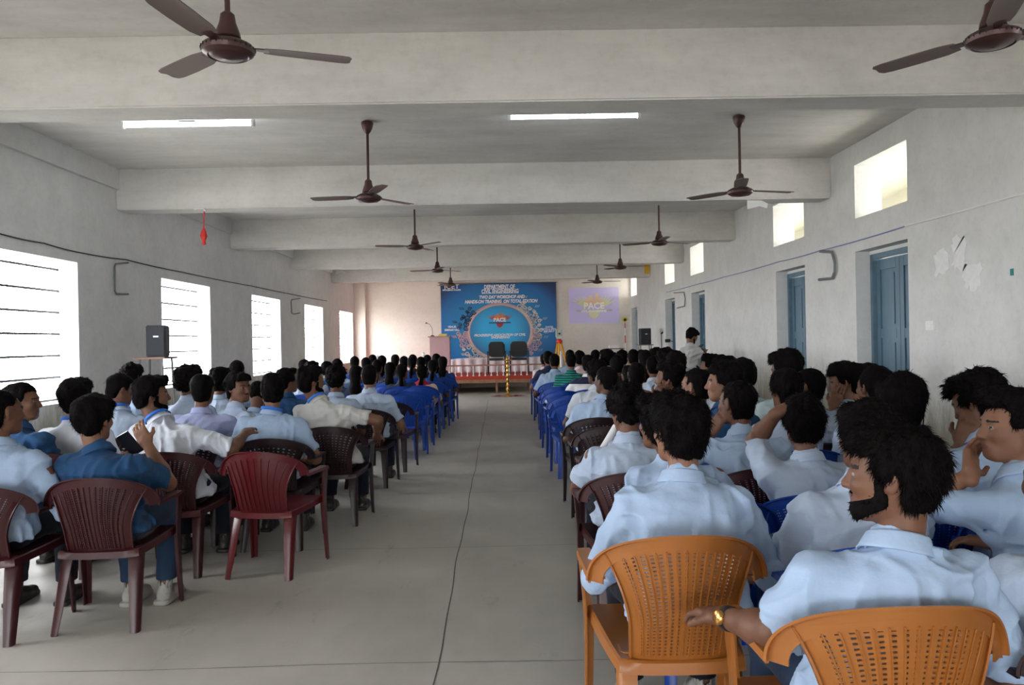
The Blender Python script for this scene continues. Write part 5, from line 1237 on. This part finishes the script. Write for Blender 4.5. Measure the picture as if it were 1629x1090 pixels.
seat(122, 634, 5.45, 'the man in white with a lanyard', 'man in white with a blue lanyard seated just beyond the navy-shirted man', 'maroon', lean=.06, hyaw=-.1, hair='full', shirt=W, lanyard=True, wide=1.08)
seat(242, 629, 5.4, 'the bearded man with his arm over the chair', 'bearded man in a white shirt and blue lanyard looking right, arm over the next chair', 'maroon', lean=.04, hx=-.20, hyaw=-1.05, hair='quiff', beard='full', shirt=W, lanyard=True, arm_r=(.32, .28, .82, .8, -.3, -.5), arm_l='lap', wide=1.1, skin='skin_b', sleeve=.95, tyaw=-.25)
seat(194, 621, 6.4, 'the man looking down behind the bearded one', 'man in pale blue with a lanyard looking down right, left of the bearded man', 'dark', lean=.1, hyaw=-.95, hpitch=.3, hair='short', shirt=P_, lanyard=True, skin='skin_b')
seat(211, 600, 8.2, 'the curly man under the loudspeaker', 'curly-haired man sitting nearest the wall under the left loudspeaker stool', 'dark', hair='curly', shirt=S, hyaw=-.3)
seat(302, 607, 6.9, 'the curly man beside the second window', 'man with a curly mop of hair looking right below the second window', 'dark', lean=.08, hyaw=-.7, hair='curly', shirt=P_)
seat(323, 621, 6.25, 'the broad man in lavender blue', 'broad man in a lavender blue shirt seen square from behind, left block', 'dark', lean=.08, hyaw=.05, hair='short', shirt=LV, wide=1.14, arm_r='wide')
seat(351, 607, 7.9, 'the man beyond the broad lavender back', 'curly dark-haired man beyond and right of the broad man in lavender blue', 'dark', hair='curly', shirt=P_)
seat(380, 618, 6.8, 'the man looking back at the camera', 'man with a moustache turned round in his seat looking back toward the camera', 'dark', rz=-.7, lean=.04, hyaw=-1.35, hair='full', beard='moustache', shirt=P_, skin='skin_b', res=.0075)
seat(378, 591, 9.4, 'the man against the wall beyond him', 'man whose round black hair shows above the man looking back', 'dark', hair='short', shirt=S)
seat(433, 622, 6.05, 'the man with elbows spread', 'man with blue lanyard and spread elbows seated just beyond the empty red-brown chair', 'dark', lean=.08, hyaw=.45, hair='quiff', shirt=S, lanyard=True, arm_l='wide', arm_r='wide', wide=1.14, skin='skin_a', cdx=.08)
seat(410, 628, 8.0, 'the man bent far forward', 'man in a light blue shirt bent forward between the turned man and the spread elbows', 'dark', lean=.30, hpitch=.8, hyaw=.2, hair='short', shirt=S)
seat(458, 606, 8.0, 'the navy man with floppy hair', 'man in a navy shirt with floppy hair looking right, below the third window', 'dark', hyaw=-.8, hair='quiff', shirt=NV, skin='skin_b')
seat(496, 607, 6.75, 'the bearded man twisting right', 'bearded man in an off-white shirt and blue lanyard twisting right, bent elbow over the chair', 'dark', lean=.05, hx=-.20, hyaw=-.95, hair='full', beard='full', shirt=G, lanyard=True, arm_r=(.30, .22, .66, .9, -.4, .1), wide=1.12, skin='skin_b', tyaw=-.2, sleeve=.75)
seat(535, 603, 8.0, 'the man with wavy hair', 'man with wavy hair in a pale shirt between two men in lanyard row and aisle', 'dark', hair='curly', shirt=P_, lean=.06)
seat(588, 599, 8.4, 'the last man in the dark aisle chair', 'short-haired man in pale blue sitting in the aisle seat before the blue chairs', 'dark', hair='crop', shirt=P_, lean=.05, wide=1.1, arm_r='rest', skin='skin_a')
for px, py, d, h_, m_, w_, l_, g in ((568, 597, 10.6, 'long', 'kurta_dark', 'the long-haired woman nearest', 'long-haired woman in dark clothes just left of the short-haired aisle man', 1), (640, 592, 12.4, 'pony', 'kurta_dark', 'the ponytailed woman in dark blue', 'woman with a low ponytail in dark blue beyond the empty blue chairs', 1),
        (671, 593, 12.6, 'pony', 'kurta_cream', 'the woman in cream with a crimson scarf', 'woman with a ponytail in a cream kurta and crimson scarf by the left aisle', 1), (621, 589, 12.9, 'long', 'kurta_blue', 'the woman in mid blue', 'long-haired woman in blue left of the dark blue ponytail', 1),
        (601, 584, 13.6, 'pony', 'shirt_speckle', 'the woman in patterned grey', 'woman in a patterned grey top right of the short-haired aisle man', 1), (688, 584, 13.8, 'pony', 'kurta_blue', 'the aisle woman two rows beyond the cream kurta', 'woman in blue at the aisle beyond the one in cream', 1),
        (704, 578, 15.0, 'long', 'kurta_blue', 'the woman at the aisle end', 'woman with loose hair in blue at the aisle, right in front of the lectern', 1), (694, 573, 16.0, 'long', 'kurta_dark', 'the woman just before the lectern', 'woman in dark clothes one row nearer the lectern', 1), (655, 578, 15.0, 'pony', 'kurta_blue', 'the woman beyond the two ponytails', 'woman in blue seated behind and between the two ponytailed women', 1),
        (521, 588, 12.0, 'short', 'shirt_navy', 'the student in bright blue', 'student in bright blue bent forward below the fourth window', 0), (485, 584, 13.0, 'short', 'shirt_pale', 'the student by the fourth window', 'dark-haired student against the pier before the fourth window', 0), (537, 583, 12.8, 'short', 'shirt_sky', 'the student before the fifth window', 'dark-haired student just left of the fifth window', 0),
        (496, 590, 11.0, 'curly', 'shirt_pale', 'the student above the off-white shirt', 'student with reddish-black hair right above the bearded man twisting right', 0), (564, 578, 14.6, 'pony', 'kurta_blue', 'the woman under the fifth window', 'woman with a high ponytail below the fifth window', 1)):
    seat(px, py, d, w_, l_, 'blue', shirt=m_, hair=h_, fem=bool(g), hyaw=random.Random(px).uniform(-.3, .3), scarf='kurta_crimson' if px == 671 else None, arm_r='wide' if px == 671 else 'lap', group='students near the stage on the left')
for px, py, d in ((657, 574, 16.2), (643, 577, 15.6), (629, 574, 16.6), (608, 576, 15.8), (593, 574, 16.6), (583, 580, 14.4), (680, 574, 17.0), (670, 578, 15.4)):
    seat(px, py, d, 'a woman in the front rows', 'dark-haired woman in blue seated in the crowded front rows left of the aisle', 'blue', shirt=random.Random(px).choice(['kurta_blue', 'kurta_dark']), hair=random.Random(px).choice(['long', 'pony']), fem=True, group='women in the front rows left of the aisle',
         cgroup='blue chairs of the front left rows', clabel='blue plastic armchair under a woman in the crowded front rows left of the aisle')
# --- the man standing by the wall
q = atY(1097, 535, 13.8)
person((q[0], 13.8, 0), -1.0, 'bearded man in a light checked shirt standing by the right wall looking at his phone', None, 'shirt_grey', stand=True, hz=q[2] / PS, lean=.06, hpitch=.55, hyaw=-.1, beard='short', hair='full', arm_l='phone', arm_r='phone', sleeve=1.2, res=.010, skin='skin_b', seed=77)
def held(name, cen, size, m, label, cat, rot=(0, 0, 0)):
    b = MB(); b.box((-size[0] / 2, -size[1] / 2, -size[2] / 2), tuple(v / 2 for v in size)); o = b.obj(name, m, bevel=.002); o.location = cen; o.rotation_euler = rot; return tag(o, label, cat)
held('phone', atY(1113, 551.5, 13.75), (.075, .15, .01), 'phone', 'phone held by the standing man at the right wall', 'phone', (.5, 0, -1.1))
held('phone', atY(207, 706, 4.62), (.075, .012, .15), 'phone', 'dark phone in the hands of the navy-shirted man', 'phone', (.4, -.5, 0))
b = MB(); b.tube([(0, 0, -.14), (0, 0, .14)], .022, 12); o = b.obj('rolled_paper', 'paper'); o.location = atY(963, 708, 4.52); o.rotation_euler = (-.5, .65, 0); tag(o, 'rolled white paper held by the curly-haired man by the aisle', 'paper')
held('paper_sheet', atY(1322, 612, 5.40), (.10, .006, .16), 'paper', 'white folded paper held to the forehead of the man in profile', 'paper', (.1, -.3, .4))
# --- empty chairs
chair('red', (-1.56, 5.30, 0), -.14, 'empty red-brown plastic armchair standing alone at the left edge of the aisle')
for k, (kind, x, y, rz, lab) in enumerate((('dark', -1.36, 9.35, -.05, 'empty dark brown plastic armchair on the left aisle, last before the blue ones'),
        ('solid_blue', -1.33, 10.3, -.06, 'empty blue plastic armchair on the left aisle, nearest of the blue ones'), ('solid_blue', -1.32, 11.15, -.05, 'empty blue plastic armchair second in the left aisle line of blue ones'),
        ('solid_blue', -1.30, 12.0, 0, 'empty blue plastic armchair third in the left aisle line, before the woman in cream'),
        ('blue', .78, 8.70, .0, 'empty blue plastic armchair on the right aisle, nearest of the blue ones'), ('blue', .80, 9.75, .04, 'empty blue plastic armchair second in the right aisle line of blue ones'),
        ('blue', .78, 10.65, 0, 'empty blue plastic armchair third in the right aisle line, white cloth on its arm'), ('blue', .80, 11.6, .03, 'empty blue plastic armchair fourth in the right aisle line beside the banded shirt'),
        ('maroon', .80, 5.45, .0, 'empty maroon plastic armchair on the right aisle in front of the curly-haired man'), ('dark', .82, 6.35, .0, 'empty dark brown plastic armchair on the right aisle behind the man in sky blue'))):
    chair(kind, (x, y, 0), rz, lab, 'empty aisle chairs')
q = atY(872, 637, 10.62); o = MB().lathe([(.005, -.05), (.04, -.04), (.05, .0), (.035, .05), (.004, .07)], n=9).obj('crumpled_cloth', 'paper'); o.location = q; tag(o, 'crumpled white cloth on the arm of a blue aisle chair', 'cloth')
